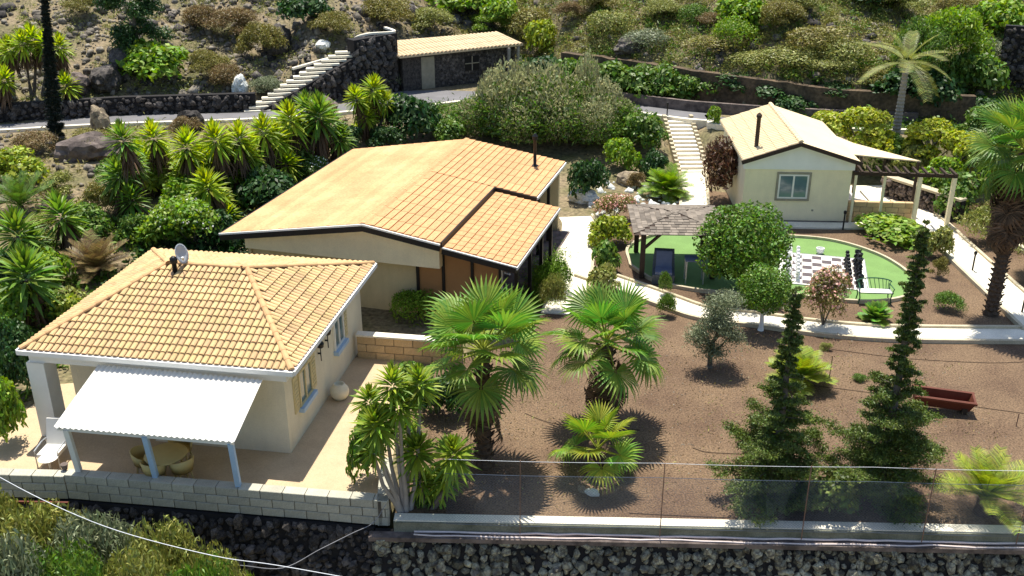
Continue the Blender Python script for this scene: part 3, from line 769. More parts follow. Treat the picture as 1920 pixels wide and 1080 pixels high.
# ------------------------------------------------------------------ cottage
h3 = root('garden_cottage', 'cream cottage with pale gable roof beside the pergola', 'cottage', (10.0, 41.95, 0), R(-3))
CW, CD, CE, CR = 5.0, 6.9, 2.88, 3.72; cx = 2.4
zc = lambda x: CR - (CR - CE) * abs(x - cx) / (cx if x < cx else CW - cx)
MB().slab([(0, -.3, CE), (cx, -.3, CR), (cx, CD, CR), (0, CD, CE)], .1).build('roof', M['pale_tile'], h3)
MB().slab([(cx + .003, -.3, CR), (CW + .05, -.3, CE), (CW + .05, CD, CE), (cx + .003, CD, CR)], .1).build('roof', M['pale_tile'], h3)
# pale channel tiles: rows running down the slope
def barrel_rows(x0, x1, y0, y1, w):
    n = round((y1 - y0) / w); d = (y1 - y0) / n
    a_, b_ = Vector((x0, 0, zc(x0))), Vector((x1, 0, zc(x1))); L = (b_ - a_).length; dd = (b_ - a_) / L; k_ = 5; seg = L / k_
    vs, fs = [], []
    for t, (pos, ex) in enumerate(((0, 1), (seg * 1.04, .9))):
        for i in range(5):
            q = R(180 * i / 4); vs.append((pos, -d * .36 * ex * math.cos(q), .05 * ex * math.sin(q) + (.02 if t == 0 else .004)))
    for i in range(4): fs.append((i, i + 1, 6 + i, 5 + i))
    fs.append((4, 3, 2, 1, 0))
    me = MB().add(vs, fs).data('roof_tile', M['pale_tile'])
    ang = math.atan2(dd.z, dd.x)
    for j in range(n):
        for i in range(k_):
            link('roof_tile', me, h3, (x0 + dd.x * seg * i, y0 + (j + .5) * d, zc(x0) + dd.z * seg * i + .004), (0, -ang, 0))
barrel_rows(0.02, cx - .05, -.28, CD - .02, .245)
barrel_rows(CW + .03, cx + .05, -.28, CD - .02, .245)
ridge_row(h3, (cx, -.3, CR), (cx, CD, CR), .1, .4, mk='pale_tile')
MB().bar((-.05, -.34, CE - .07), (cx, -.34, CR - .07), .05, .17).build('bargeboard', M['darkwood'], h3)
MB().bar((cx, -.34, CR - .07), (CW + .1, -.34, CE - .07), .05, .17).build('bargeboard', M['darkwood'], h3)
pts = [(.2, 0), (4.8, 0), (4.8, 2.58), (.2, 2.58)]
MB().box(.2, 4.8, 0, .2, 0, 2.45).build('wall', M['plaster'], h3)
k_ = [(.12, 2.453), (4.88, 2.453), (4.88, zc(4.88) - .13), (cx, CR - .13), (.12, zc(.12) - .13)]
MB().add([(p[0], -.06, p[1]) for p in k_] + [(p[0], .2, p[1]) for p in k_], [(0,1,2,3,4), (9,8,7,6,5)] + [(i, 5+i, 5+(i+1)%5, (i+1)%5) for i in range(5)]).build('gable', M['white'], h3)
MB().box(.2, .4, .203, 6.4, 0, 2.75).build('wall', M['plaster'], h3)
MB().box(4.6, 4.8, .203, 6.4, 0, 2.75).build('wall', M['plaster'], h3)
MB().box(.2, 4.8, 6.403, 6.6, 0, 2.75).build('wall', M['plaster'], h3)
wx0, wx1, wz0, wz1 = 1.68, 2.98, 1.12, 2.22
fr = MB().box(wx0-.1, wx0, -.03, -.003, wz0-.1, wz1+.1).box(wx1, wx1+.1, -.03, -.003, wz0-.1, wz1+.1).box(wx0, wx1, -.03, -.003, wz1, wz1+.1).box(wx0, wx1, -.05, -.003, wz0-.1, wz0).build('window', M['greytrim'], h3)
MB().box(wx0, wx0+.07, -.028, -.004, wz0, wz1).box(wx1-.07, wx1, -.028, -.004, wz0, wz1).box(wx0+.07, wx1-.07, -.028, -.004, wz1-.07, wz1).box(wx0+.07, wx1-.07, -.028, -.004, wz0, wz0+.07).box((wx0+wx1)/2-.04, (wx0+wx1)/2+.04, -.028, -.004, wz0+.07, wz1-.07).build('frame', M['sheet'], fr)
for s in (0, 1):
    xa = wx0 + .07 if s == 0 else (wx0+wx1)/2 + .04
    MB().box(xa, xa + (wx1-wx0)/2 - .11, -.014, -.004, wz0+.07, wz1-.07).build('pane', M['glass'], fr)
MB().box(.1, 4.9, -.12, -.003, 0, .1).build('plinth', M['greyrock'], h3)
MB().box(2.2, 2.26, -.05, -.003, 2.5, 2.56).build('lamp', M['black'], h3)
MB().box(3.25, 3.33, -.03, -.003, .55, .62).build('vent', M['greytrim'], h3)
f3 = root('flue_pipe', 'brown flue rising through the pale cottage roof', 'flue', world(h3, (.75, .95, 3.0)))
MB().tube([(0, 0, -.1), (0, 0, 1.5)], .09, 10).build('pipe', M['darkwood'], f3, True)
MB().lathe([(.12, 1.5), (.13, 1.6), (.03, 1.7)], 12).build('cowl', M['darkwood'], f3)
# lean-to canopy behind the pergola
cn = root('sail_canopy', 'pale pointed canopy reaching out beside the cottage roof', 'canopy', G(1590, 290, 2.7))
cp = [G(1585, 288, 2.78), G(1727, 302, 2.55), G(1600, 268, 2.85), G(1556, 250, 3.0)]
MB().slab([p - cn.location for p in cp], .05).build('canopy_sheet', M['pale_tile'], cn)
MB().bar(cp[1] - cn.location - Vector((.1, 0, .05)), cp[1] - cn.location - Vector((.1, 0, 2.55)), .1).build('post', M['darkwood'], cn)
MB().bar(cp[2] - cn.location - Vector((-.3, 0, .06)), cp[2] - cn.location - Vector((-.3, 0, 2.8)), .1).build('post', M['darkwood'], cn)
# pergola
pg = root('timber_pergola', 'open slatted pergola with dark beams on cream posts', 'pergola', (14.95, 41.6, 0), R(-6))
MB().box(-.1, 4.25, 0, .14, 2.25, 2.4).build('beam', M['darkwood'], pg)
for i in range(11): MB().box(.15 + i * .39, .24 + i * .39, -.25, .75, 2.403, 2.5).build('slat', M['darkwood'], pg)
for x, y, z0, s in ((1.25, .0, .62, .1), (2.72, -.0, 0, .17), (4.15, 0, 0, .17), (.02, .0, 0, .1)): MB().box(x - s/2, x + s/2, y + .07 - s/2, y + .07 + s/2, z0, 2.247).build('post', M['plaster'], pg)
block_wall('terrace_wall', 'low sandy block wall of the cottage terrace', (14.9, 41.95), (17.7, 41.72), 0, .95, 4, .55, 'block2', .2, None)
struct(MB().prism([(14.9, 42.2), (17.6, 42.0), (19.4, 41.6), (18.4, 47), (14.9, 47)], -.03, .075).build('terrace_floor', M['concrete']))
def lounger(x, y, rz, label):
    l_ = root('sun_lounger', label, 'sun lounger', (x, y, .075), rz, 'sun loungers on the cottage terrace')
    MB().box(-.32, .32, -1.0, .35, .28, .36).build('mattress', M['sheet'], l_)
    MB().hexa([(-.32, .353, .28), (.32, .353, .28), (.32, .36, .36), (-.32, .36, .36)], [(-.32, .95, .62), (.32, .95, .62), (.32, .9, .7), (-.32, .9, .7)]).build('backrest', M['sheet'], l_)
    for a_, b_ in ((-.28, -.9), (.28, -.9), (-.28, .3), (.28, .3)): MB().box(a_-.025, a_+.025, b_-.025, b_+.025, 0, .277).build('leg', M['metal'], l_)
lounger(15.9, 43.6, R(35), 'white sun lounger nearer the cottage wall on the terrace')
lounger(16.9, 43.5, R(35), 'white sun lounger nearer the middle pergola post')
stone_wall('terrace_stone_wall', 'low brown stone wall slanting behind the pergola terrace', (17.7, 45.6), (19.9, 41.9), 0, .95, 0, .95, .28, 'greyrock', 90, .3, 'kerb')
block_wall('side_kerb_wall', 'low cream kerb wall along the right side path', (19.9, 41.6), (21.5, 36.2), 0, .28, 1, .6, 'plaster', .18)
block_wall('side_kerb_wall', 'short continuation of cream kerb wall near the tall palm', (21.5, 36.1), (22.6, 31.5), 0, .25, 1, .6, 'plaster', .18)

# ------------------------------------------------------------------ stone shed
sh0, sh1 = G(757, 172, ROAD_Z), Vector((.2, 65.3, ROAD_Z))
sa = math.atan2(sh1.y - sh0.y, sh1.x - sh0.x); sl = (sh1 - sh0).length
h4 = root('stone_shed', 'dark stone outbuilding with pale tile roof beside the road', 'shed', sh0, sa)
wall_ = MB().box(0, sl, 0, .3, 0, 2.12).box(0, .3, .303, 2.3, 0, 2.2).box(sl - .3, sl, .303, 2.3, 0, 2.2).box(0, sl, 2.303, 2.6, 0, 2.35)
wall_.build('wall', M['lava'], h4)
stj = MB()
for i in range(420):
    s = RNG.uniform(.12, .3); x, z = RNG.uniform(2.6, sl), RNG.uniform(.05, 2.05)
    pr = stones('lava')[i % 9][0]
    Mx = Matrix.Translation((x, -.0, z)) @ Matrix.Rotation(RNG.uniform(0, 6), 4, 'Y') @ Matrix.Diagonal((s * 1.2, s * .3, s, 1))
    stj.add([Mx @ Vector(v) for v in pr.v], pr.f)
stj.build('packed_stones', M['lava_st'], h4, kind='stuff')
MB().hexa([(-.4, -.5, 2.15), (sl + .3, -.5, 2.15), (sl + .3, 2.8, 2.45), (-.4, 3.2, 2.5)], [(-.4, -.5, 2.25), (sl + .3, -.5, 2.25), (sl + .3, 2.8, 2.55), (-.4, 3.2, 2.6)]).build('roof', M['shedroof'], h4)
nt_ = 32; dx = (sl + .7) / nt_; rowm = None
for i in range(nt_):
    for j in range(3):
        y0, z0 = -.52 + j * 1.1, 2.25 + j * .10
        if rowm is None:
            vs, fs = [], []
            for t, (pos, zp) in enumerate(((0, 0.02), (1.12, .105))):
                for q in range(5):
                    a_ = R(180 * q / 4); vs.append((dx * .42 * math.cos(a_), pos, zp + .07 * math.sin(a_)))
            for q in range(4): fs.append((q, 5 + q, 6 + q, q + 1))
            fs.append((0, 1, 2, 3, 4)); rowm = MB().add(vs, fs).data('roof_tile', M['shedroof'])
        link('roof_tile', rowm, h4, (-.4 + (i + .5) * dx, y0, z0))
MB().box(1.25, 2.15, -.04, -.003, .02, 1.98).build('door', M['greytrim'], h4)
fr = MB().box(4.3, 5.3, -.05, -.003, .85, 1.75).build('window', M['blackwood'], h4)
MB().box(4.77, 4.83, -.08, -.053, .85, 1.75).box(4.3, 4.767, -.08, -.053, 1.27, 1.33).box(4.833, 5.3, -.08, -.053, 1.27, 1.33).build('glazing_bar', M['greytrim'], fr)
MB().box(7.1, 7.25, -.7, -.55, 0, 2.12).build('post', M['palebark'], h4)
MB().box(sl - .1, sl + .05, -.5, -.35, 0, 2.12).build('post', M['palebark'], h4)

# stair of white slabs climbing the bank left of the shed, tall curved stone wall
s0 = G(482, 209, ROAD_Z); s1 = Vector((G(652, 99, 4.2)))
ls = root('slab_stairs', 'flight of white stone slabs climbing the bank from road', 'stairs', s0)
nst = 15
for i in range(nst):
    t = i / (nst - 1); p = Vector((0, 0, 0)).lerp(s1 - s0, t) ; p.x -= .25 * math.sin(t * 3.1); p.z = (s1.z - s0.z) * t
    MB().prism([(-.75 + RNG.uniform(-.05, .05), -.22), (.75, -.28 + RNG.uniform(-.04, .04)), (.8, .18), (-.7, .24)], -.02, .1).build('step', M['concrete'], ls, loc=p, rot=R(14))
    MB().box(-.7, .72, -.2, .5, -1.0, -.024).build('riser', M['lava'], ls, loc=p, rot=R(14))
stone_wall('bank_wall', 'dark lava stone bank wall below the slab stairs', (-14.2, 55.8), (-9.3, 59.4), ROAD_Z - .2, 1.7, ROAD_Z - .2, 4.0, .42, 'lava', 100, .35)
stone_wall('bank_wall', 'tall rough lava stone wall beside the shed corner', (-9.3, 59.4), (-6.95, 61.3), ROAD_Z - .2, zat(76, 59.4), ROAD_Z - .2, zat(62, 61.3), .42, 'lava', 120, .8)
wc = root('curved_coping', 'winding white coping on the stone wall above the slab stairs', 'wall coping', (0, 0, 0))
def at(px, py, Y):
    d = ray(px, py); t = Y / d[1]; return Vector((d[0] * t, Y, CAM_H + d[2] * t))
cps = curve_pts([at(548, 127, 58.6), at(600, 112, 59.6), at(655, 96, 60.9), at(662, 72, 60.5), at(690, 62, 60.7), at(738, 58, 61.5), at(722, 50, 62.8)], 6)
a_, b_ = offset(cps, -.10), offset(cps, .10)
strip(MB(), a_, b_, lambda p: p.z - .12, lambda p: p.z).build('coping', M['concrete'], wc)
for i_ in range(0, len(cps) - 3, 3):
    p_, q_ = cps[i_], cps[i_ + 3]
    if (q_ - p_).length > .3 and q_.x > p_.x: stone_wall('curved_wall', 'lava stone wall under the winding white coping', (p_.x, p_.y - .1), (q_.x, q_.y - .1), p_.z - 2.4, p_.z - .13, q_.z - 2.4, q_.z - .13, .4, 'lava', 40, .2, parent=wc if False else None) if False else strip(MB(), offset([p_, q_], -.1), offset([p_, q_], .1), lambda p: p.z - 1.5, lambda p: p.z - .123).build('wall', M['core'], wc)
sj = MB()
for i_ in range(260):
    k_ = RNG.uniform(0, len(cps) - 8.01); p_ = cps[int(k_)].lerp(cps[int(k_) + 1], k_ % 1); s_ = RNG.uniform(.25, .45)
    pr = stones('lava')[i_ % 9][0]; Mx = Matrix.Translation((p_.x, p_.y - .1, p_.z - .25 - RNG.uniform(0, 1.2))) @ Matrix.Rotation(RNG.uniform(0, 6), 4, 'X') @ Matrix.Rotation(RNG.uniform(0, 6), 4, 'Y') @ Matrix.Diagonal((s_ * 1.2, s_ * .8, s_ * .8, 1))
    sj.add([Mx @ Vector(v) for v in pr.v], pr.f)
sj.build('packed_stones', M['lava_st'], wc, kind='stuff')

# lava walls along the road and the brown hillside retaining wall
def poly_wall(label, pts, z0, z1, size, mk, parts, cap=None, name='roadside_wall', th=.4):
    for i in range(len(pts) - 1):
        stone_wall(name, label[i] if isinstance(label, (list, tuple)) else label, pts[i], pts[i+1], z0, z1, z0, z1, size, mk, parts, th, cap)
poly_wall(['black lava wall behind the road beside the cypress', 'black lava wall behind the road left of slab stairs'], [(-33, 51.9), (-22, 55.2), (-14.6, 56.2)], ROAD_Z - .1, ROAD_Z + 1.0, .38, 'lava', 90)
rw = root('hillside_wall', 'long brown retaining wall at the hill foot behind the hedge', 'retaining wall', (0, 0, 0))
hw = curve_pts([(3.2, 63.3, 3.65), (7, 61, 3.6), (10.6, 58.4, 3.5), (15, 56, 3.35), (18.8, 54.3, 3.2), (25, 53.4, 3.1)], 8)
for i_, p_ in enumerate(hw): p_.z += .12 * noise.noise(Vector((i_ * .9, 3, 0)))
strip(MB(), offset(hw, -.25), offset(hw, .25), lambda p: .9, lambda p: p.z).build('wall', M['hillwall'], rw)
lw = root('low_road_wall', 'low dark kerb wall behind the road in front of the hedge', 'wall', (0, 0, 0))
lw_ = curve_pts([(2.2, 60.3), (4.9, 59.1), (8.8, 56.9), (10.8, 55.9), (16, 54.3), (22, 53.2)], 6)
strip(MB(), offset(lw_, -.12), offset(lw_, .12), lambda p: 1.2, lambda p: ROAD_Z + .6).build('wall', M['greyrock'], lw)
# ------------------------------------------------------------------ foliage builders
def unit(v): return v / np.maximum(np.linalg.norm(v, axis=1, keepdims=True), 1e-6)

def leaves(rs, P, Nn, ln, wd, jit=.8):
    """rhombus leaves at points P with rough normals Nn; returns verts, quads"""
    n = len(P)
    nr = unit(Nn + rs.normal(0, jit, (n, 3)))
    t = unit(np.cross(nr, rs.normal(0, 1, (n, 3)))); b = np.cross(nr, t)
    l = (ln * rs.uniform(.6, 1.3, n))[:, None]; w_ = (wd * rs.uniform(.6, 1.3, n))[:, None]
    v = np.stack([P - t * l * .5, P + b * w_ * .5, P + t * l * .5 - nr * l * .12, P - b * w_ * .5], 1).reshape(-1, 3)
    return v, np.arange(4 * n).reshape(-1, 4)

def lump_points(rs, lumps, n, low=-.35, inner=.72):
    L = np.array(lumps, float); area = (L[:, 3] * L[:, 4] + L[:, 4] * L[:, 5] + L[:, 3] * L[:, 5]); k = rs.choice(len(L), n, p=area / area.sum())
    d = unit(rs.normal(0, 1, (n, 3))); d[:, 2] = np.where(d[:, 2] < low, -d[:, 2], d[:, 2])
    r = rs.uniform(inner, 1.08, n)[:, None]
    return L[k, :3] + d * r * L[k, 3:6], d

def blob_lumps(rs, n, flat=.75, size=(.3, .52), base=.0):
    out = []
    for i in range(n):
        a = rs.uniform(0, 6.28); e = rs.uniform(0, 1) ** .7; r = .68 * math.cos(e * 1.3)
        s = rs.uniform(*size)
        out.append((r * math.cos(a) * rs.uniform(.5, 1), r * math.sin(a) * rs.uniform(.5, 1), base + flat * (.25 + .62 * math.sin(e * 1.45)) , s, s, s * rs.uniform(.6, .9)))
    return out

CACHE = {}
def shrub_mesh(kind, mk, var):
    """unit bush: radius about 1, height about 1, standing on z=0"""
    key = (kind, mk, var)
    if key in CACHE: return CACHE[key]
    rs = np.random.RandomState(100 + var * 7 + len(kind))
    if kind == 'leafy':      # broad leaves, clear clumps
        P, d = lump_points(rs, blob_lumps(rs, 13, .8), 1900); v, f = leaves(rs, P, d + [0, 0, .5], .17, .10)
    elif kind == 'fine':     # feathery small leaves
        P, d = lump_points(rs, blob_lumps(rs, 18, .75, (.2, .42)), 3600, inner=.4); v, f = leaves(rs, P, d + [0, 0, .3], .12, .035, 1.2)
    elif kind == 'feather':
        P, d = lump_points(rs, blob_lumps(rs, 22, .8, (.18, .38)), 11000, inner=.45); v, f = leaves(rs, P, d + [0, 0, .4], .075, .022, 1.2)
    elif kind == 'dome':     # tight cushion
        P, d = lump_points(rs, blob_lumps(rs, 7, .5, (.45, .62)) + [(0, 0, .2, .8, .8, .55)], 3000, inner=.85); v, f = leaves(rs, P, d, .10, .04, .6)
    elif kind == 'upright':  # reeds and blades growing upward
        n = 2200; a = rs.uniform(0, 6.28, n); r = rs.uniform(0, 1, n) ** .5
        x, y = r * np.cos(a), r * np.sin(a); h = rs.uniform(.2, 1.0, n) * (1.05 - .45 * r ** 2)
        P = np.stack([x * (.75 + .3 * h), y * (.75 + .3 * h), h], 1)
        t = unit(np.stack([x * .6 + rs.normal(0, .5, n), y * .6 + rs.normal(0, .5, n), rs.uniform(.0, .9, n)], 1))
        b = unit(np.cross(t, rs.normal(0, 1, (n, 3)))); l = rs.uniform(.08, .22, n)[:, None]; w_ = rs.uniform(.012, .03, n)[:, None]
        v = np.stack([P - t * l * .5, P + b * w_, P + t * l * .5 + [0, 0, -.03], P - b * w_], 1).reshape(-1, 3); f = np.arange(4 * n).reshape(-1, 4)
    elif kind == 'big':      # large drooping leaves
        P, d = lump_points(rs, blob_lumps(rs, 11, .8), 700); v, f = leaves(rs, P, d + [0, 0, .6], .32, .15, .6)
    CACHE[key] = np_mesh(kind + '_foliage', v, f, M[mk])
    return CACHE[key]

def bush(px, py_top, py_base, wpx, kind, mk, name, label, cat='shrub', group=None, var=None, depth=1.0, zg=None, hmul=1):
    """bush whose foot shows at (px, py_base) and top at py_top"""
    b = hit(px, py_base) if zg is None else G(px, py_base, zg)
    dist = Vector((b.x, b.y, b.z - CAM_H)).length
    rad = wpx / CAM_F * dist / 2
    h = max(.3, zat(py_top, b.y + rad * .4 * depth) - b.z) * hmul
    c = (b.x, b.y + rad * .75 * depth * .8, ground_z(b.x, b.y + rad * .6) if zg is None else b.z)
    c = (c[0], c[1], min(c[2], b.z + .6) - .05)
    o = link(name, shrub_mesh(kind, mk, RNG.randrange(3) if var is None else var), loc=c, rot=RNG.uniform(0, 6), scale=(rad, rad * depth, max(h, .3)))
    return T(o, label, cat, group)

def limb_trunk(rt, h, r0, r1, limbs=5, spread=.6, mk='bark', lean=(0, 0), hs=.6, seed=1):
    r = random.Random(seed); pts = []
    for i in range(6):
        t = i / 5; pts.append((lean[0] * t + r.uniform(-.03, .03) * h * .3, lean[1] * t + r.uniform(-.03, .03) * h * .3, h * t - .05))
    t_ = MB().tube(pts, [r0 * 1.35] + [r0 + (r1 - r0) * i / 5 for i in range(1, 6)], 8).build('trunk', M[mk], rt, True)
    for i in range(limbs):
        a = i * 2.4 + r.uniform(-.3, .3); s = Vector(pts[3 + i % 3]); e = s + Vector((math.cos(a) * spread, math.sin(a) * spread, hs * r.uniform(.7, 1.2)))
        m_ = s.lerp(e, .5) + Vector((0, 0, -.06 * h))
        MB().tube([s, m_, e], [r1 * .8, r1 * .55, r1 * .25], 6).build('limb', M[mk], rt, True)
    return t_

def ground_at(x, y): return ground_z(x, y)

# ------------------------------------------------------------------ yucca
def blade(vs, fs, o, d, l, w_, droop, seg=3):
    """folded sword leaf from point o along direction d"""
    up = Vector((0, 0, 1)); s = d.cross(up)
    s = s.normalized() if s.length > .01 else Vector((1, 0, 0)); n0 = len(vs)
    nr = s.cross(d).normalized()
    prof = [.55, 1.0, .8, .03] if seg == 3 else [.6, .9, .03]
    for i in range(seg + 1):
        t = i / seg; c = o + d * (l * t) + Vector((0, 0, -droop * l * t * t)); k = w_ * prof[i] / 2
        vs += [c - s * k + nr * k * .5, c, c + s * k + nr * k * .5]
    for i in range(seg):
        a = n0 + 3 * i; fs += [(a, a+1, a+4, a+3), (a+1, a+2, a+5, a+4)]

def rosette_mesh(name, mk, n, l, w_, lo=-50, hi=88, droop=.12, seed=3, core=.08):
    r = random.Random(seed); vs, fs = [], []
    for i in range(n):
        t = (i + .5) / n; el = R(lo + (hi - lo) * t ** .8 + r.uniform(-7, 7)); a = i * 2.39996 + r.uniform(-.15, .15)
        d = Vector((math.cos(a) * math.cos(el), math.sin(a) * math.cos(el), math.sin(el)))
        ll = l * (r.uniform(.85, 1.1)) * (1 - .25 * max(0, math.sin(el)))
        blade(vs, fs, d * core + Vector((0, 0, .22 * t - .1)), d, ll, w_ * r.uniform(.8, 1.2), droop * r.uniform(.3, 1.6))
    return MB().add(vs, fs).data(name, M[mk])

ROS = {k: [rosette_mesh('leaf_rosette', k, 105, .42, .062, seed=s) for s in (1, 2, 3)] for k in ('yucca', 'yuccadk', 'yuccafront')}
SKIRT = None
def skirt_mesh():
    r = random.Random(5); vs, fs = [], []
    for i in range(60):
        a = i * 2.4; el = R(-72 + r.uniform(-12, 14)); d = Vector((math.cos(a) * math.cos(el), math.sin(a) * math.cos(el), math.sin(el)))
        blade(vs, fs, Vector((math.cos(a) * .06, math.sin(a) * .06, -r.uniform(0, .35))), d, r.uniform(.4, .6), .05, 0)
    return MB().add(vs, fs).data('dead_leaves', M['thatch'])
SKIRT = skirt_mesh()

def yucca(base, heads, label, mk='yucca', group=None, size=1.0, bark='bark', skirt=True, r0=.1, name='yucca_tree'):
    """base: world point; heads: list of world points for the leaf rosettes"""
    rt = root(name, label, 'yucca', base, 0, group)
    for i, (h, s) in enumerate(heads):
        h = Vector(h) - Vector(base); s *= size
        b0 = Vector((h.x * .12, h.y * .12, -.1)); mid = Vector((h.x * .75, h.y * .75, h.z * .5))
        MB().tube([b0, b0.lerp(mid, .5) + Vector((RNG.uniform(-.05, .05), 0, 0)), mid, h - Vector((0, 0, .1))], [r0 * 1.2, r0 * .9, r0 * .7, r0 * .6], 7).build('trunk', M[bark], rt, True)
        rr = link('leaf_rosette', ROS[mk][RNG.randrange(3)], rt, h, (RNG.uniform(-.25, .25), RNG.uniform(-.25, .25), RNG.uniform(0, 6)), s)
        if skirt: link('dead_leaves', SKIRT, rr, (0, 0, -.05), RNG.uniform(0, 6), 1)
    return rt

def yucca_px(bx, by, heads, label, zg=None, dy=.15, **kw):
    """heads: (px, py, size) in picture; each hangs roughly above the base distance"""
    b = hit(bx, by) if zg is None else G(bx, by, zg); hs = []
    for i, (hx, hy, s) in enumerate(heads):
        Y = b.y + ((i * 37) % 7 - 3) * dy; d = ray(hx, hy); t = Y / d[1]
        hs.append(((d[0] * t, Y, CAM_H + d[2] * t), s))
    return yucca(b, hs, label, **kw)

# ------------------------------------------------------------------ fan palms
def fan_frond(name, mk, seed, nseg=30, R_=.74, pet=.84, spread=285, fold=.35, tipdroop=.35):
    """stem along +X, then the pleated fan; droops with gravity in -Z"""
    r = random.Random(seed); vs, fs = [], []
    hub = Vector((pet, 0, 0))
    mb = MB()
    for i in range(nseg):
        a = R(-spread / 2 + spread * (i + .5) / nseg); da = R(spread / nseg) * .5
        k = .72 + .28 * math.cos(a * .6); L = R_ * k * r.uniform(.94, 1.05)
        n0 = len(vs); dr = tipdroop * r.uniform(.6, 1.4)
        d = Vector((math.cos(a), math.sin(a), 0)); s = Vector((-math.sin(a), math.cos(a), 0))
        for t, wf in ((.06, 1), (.35, 1), (.6, .92), (.82, .45), (1.0, .02)):
            ww = math.tan(da) * L * min(t, .6) * wf * 1.02
            c = hub + d * (L * t) + Vector((0, 0, fold * abs(math.sin(a / 2)) * L * t * .8 - dr * L * max(0, t - .45) ** 2 * 2.2))
            vs += [c - s * ww + Vector((0, 0, ww * .5)), c, c + s * ww + Vector((0, 0, ww * .5))]
        for q in range(4):
            b = n0 + 3 * q; fs += [(b, b+1, b+4, b+3), (b+1, b+2, b+5, b+4)]
    mb.add(vs, fs)
    return mb.data(name, M[mk])
FAN = {k: [fan_frond('fan_frond', k, s, tipdroop=td) for s, td in ((1, .15), (2, .3), (3, .55))] for k in ('palm', 'palmlime')}
STEM = MB().tube([(0, 0, 0), (.45, 0, .02), (.9, 0, 0)], [.03, .018, .012], 5).data('frond_stem', M['lime'], True)
DRY = fan_frond('dry_frond', 'thatch', 9, nseg=20, tipdroop=.9, fold=.8)

def palm_trunk(rt, h, r0, r1, mk='palmbark', boots=True):
    pr = []
    n = max(4, int(h / .09))
    for i in range(n + 1):
        t = i / n; r_ = r0 + (r1 - r0) * t; pr.append((r_ * (1.12 if i % 2 else .92), h * t))
    pr[0] = (r0 * 1.3, -.1)
    MB().lathe(pr, 11).build('trunk', M[mk], rt)
    if boots:
        j = MB()
        for i in range(int(h * 34)):
            a = i * 2.4; z = h * ((i + 1) / (h * 34)); r_ = r0 + (r1 - r0) * z / h
            c = Vector((math.cos(a), math.sin(a), 0)); j.bar(c * r_ * .8 + Vector((0, 0, z - .06)), c * (r_ + .09) + Vector((0, 0, z + .05)), .09, .03)
        j.build('leaf_bases', M['palmbark'], rt, kind='stuff')

def fan_palm(base, h, label, mk='palm', n=30, scale=1.0, r0=.2, r1=.16, skirt=0, lo=-30, group=None, pitch=0, seed=1):
    rt = root('fan_palm', label, 'palm tree', base, 0, group); r = random.Random(seed)
    if h > .15: palm_trunk(rt, h, r0, r1)
    for i in range(n):
        t = (i + .5) / n; el = R(lo + (80 - lo) * t ** 1.15 + r.uniform(-6, 6)); a = i * 2.39996 + r.uniform(-.2, .2)
        me = FAN[mk][0 if t > .65 else (1 if t > .3 else 2)]
        s = scale * r.uniform(.9, 1.1) * (.75 if t > .9 else 1)
        f_ = link('frond', me, rt, (0, 0, h + .12 * t), (r.uniform(-.6, .6), -el, a), s)
        link('frond_stem', STEM, f_)
    for i in range(skirt):
        a = i * 2.4; f_ = link('dry_frond', DRY, rt, (0, 0, h - .15 - r.uniform(0, .2) - (i / max(1, skirt)) * min(h * .45, 2.1)), (r.uniform(-.3, .3), R(66 + r.uniform(-8, 12)), a), scale * r.uniform(.55, .8))
    return rt

# ------------------------------------------------------------------ feather palms and cycads
def feather(name, mk, L=1.6, nl=34, ll=.42, droop=.5, vee=.35, wid=.035, seed=1):
    r = random.Random(seed); vs, fs = [], []
    def P(t): return Vector((L * t * (1 - .15 * droop * t), 0, -droop * L * t * t * .55))
    for i in range(nl):
        t = .12 + .88 * (i + .5) / nl; p = P(t); tg = (P(min(1, t + .05)) - p).normalized() if t < .95 else (P(1) - P(.95)).normalized()
        l = ll * (.45 + .9 * math.sin(math.pi * min(1, t * .9 + .08)) ** .7) * r.uniform(.9, 1.1)
        for s in (-1, 1):
            d = (tg * .75 + Vector((0, s, vee))).normalized(); w_ = tg * wid / 2; n0 = len(vs)
            vs += [p - w_, p + w_, p + d * l * .6 + w_ * .9, p + d * l * .6 - w_ * .9, p + d * l + Vector((0, 0, -.12 * l))]
            fs += [(n0, n0+1, n0+2, n0+3), (n0+3, n0+2, n0+4)]
    mb = MB().add(vs, fs); mb.tube([P(0), P(.3), P(.6), P(1)], [.02, .015, .01, .004], 4, False)
    return mb.data(name, M[mk])
FEA = {}
def feather_palm(base, h, label, mk='lime', n=30, L=1.6, ll=.42, lo=0, hi=82, droop=.5, trunk='palmbark', r0=.18, r1=.14, vee=.35, cat='palm tree', name='feather_palm', seed=2, wid=.035, nl=34, group=None, boots=False):
    key = (mk, L, ll, droop, vee, wid, nl)
    if key not in FEA: FEA[key] = [feather('frond', mk, L, nl, ll, droop * k, vee, wid, i) for i, k in enumerate((.8, 1.0, 1.3))]
    rt = root(name, label, cat, base, 0, group); r = random.Random(seed)
    if h > .1: palm_trunk(rt, h, r0, r1, trunk, boots)
    for i in range(n):
        t = (i + .5) / n; el = R(lo + (hi - lo) * t + r.uniform(-6, 6)); a = i * 2.39996 + r.uniform(-.2, .2)
        link('frond', FEA[key][r.randrange(3)], rt, (0, 0, max(h, .05)), (r.uniform(-.2, .2), -el, a), r.uniform(.85, 1.1) * (.8 if t > .85 else 1))
    return rt

# ------------------------------------------------------------------ trees made of clumps
def crown(rt, lumps, n, mk, ln, wd, name='crown', seed=1, jit=.8, inner=.72, low=-.35):
    rs = np.random.RandomState(seed); P, d = lump_points(rs, lumps, n, low, inner)
    v, f = leaves(rs, P, d + [0, 0, .35], ln, wd, jit)
    return link(name, np_mesh(name, v, f, M[mk]), rt)

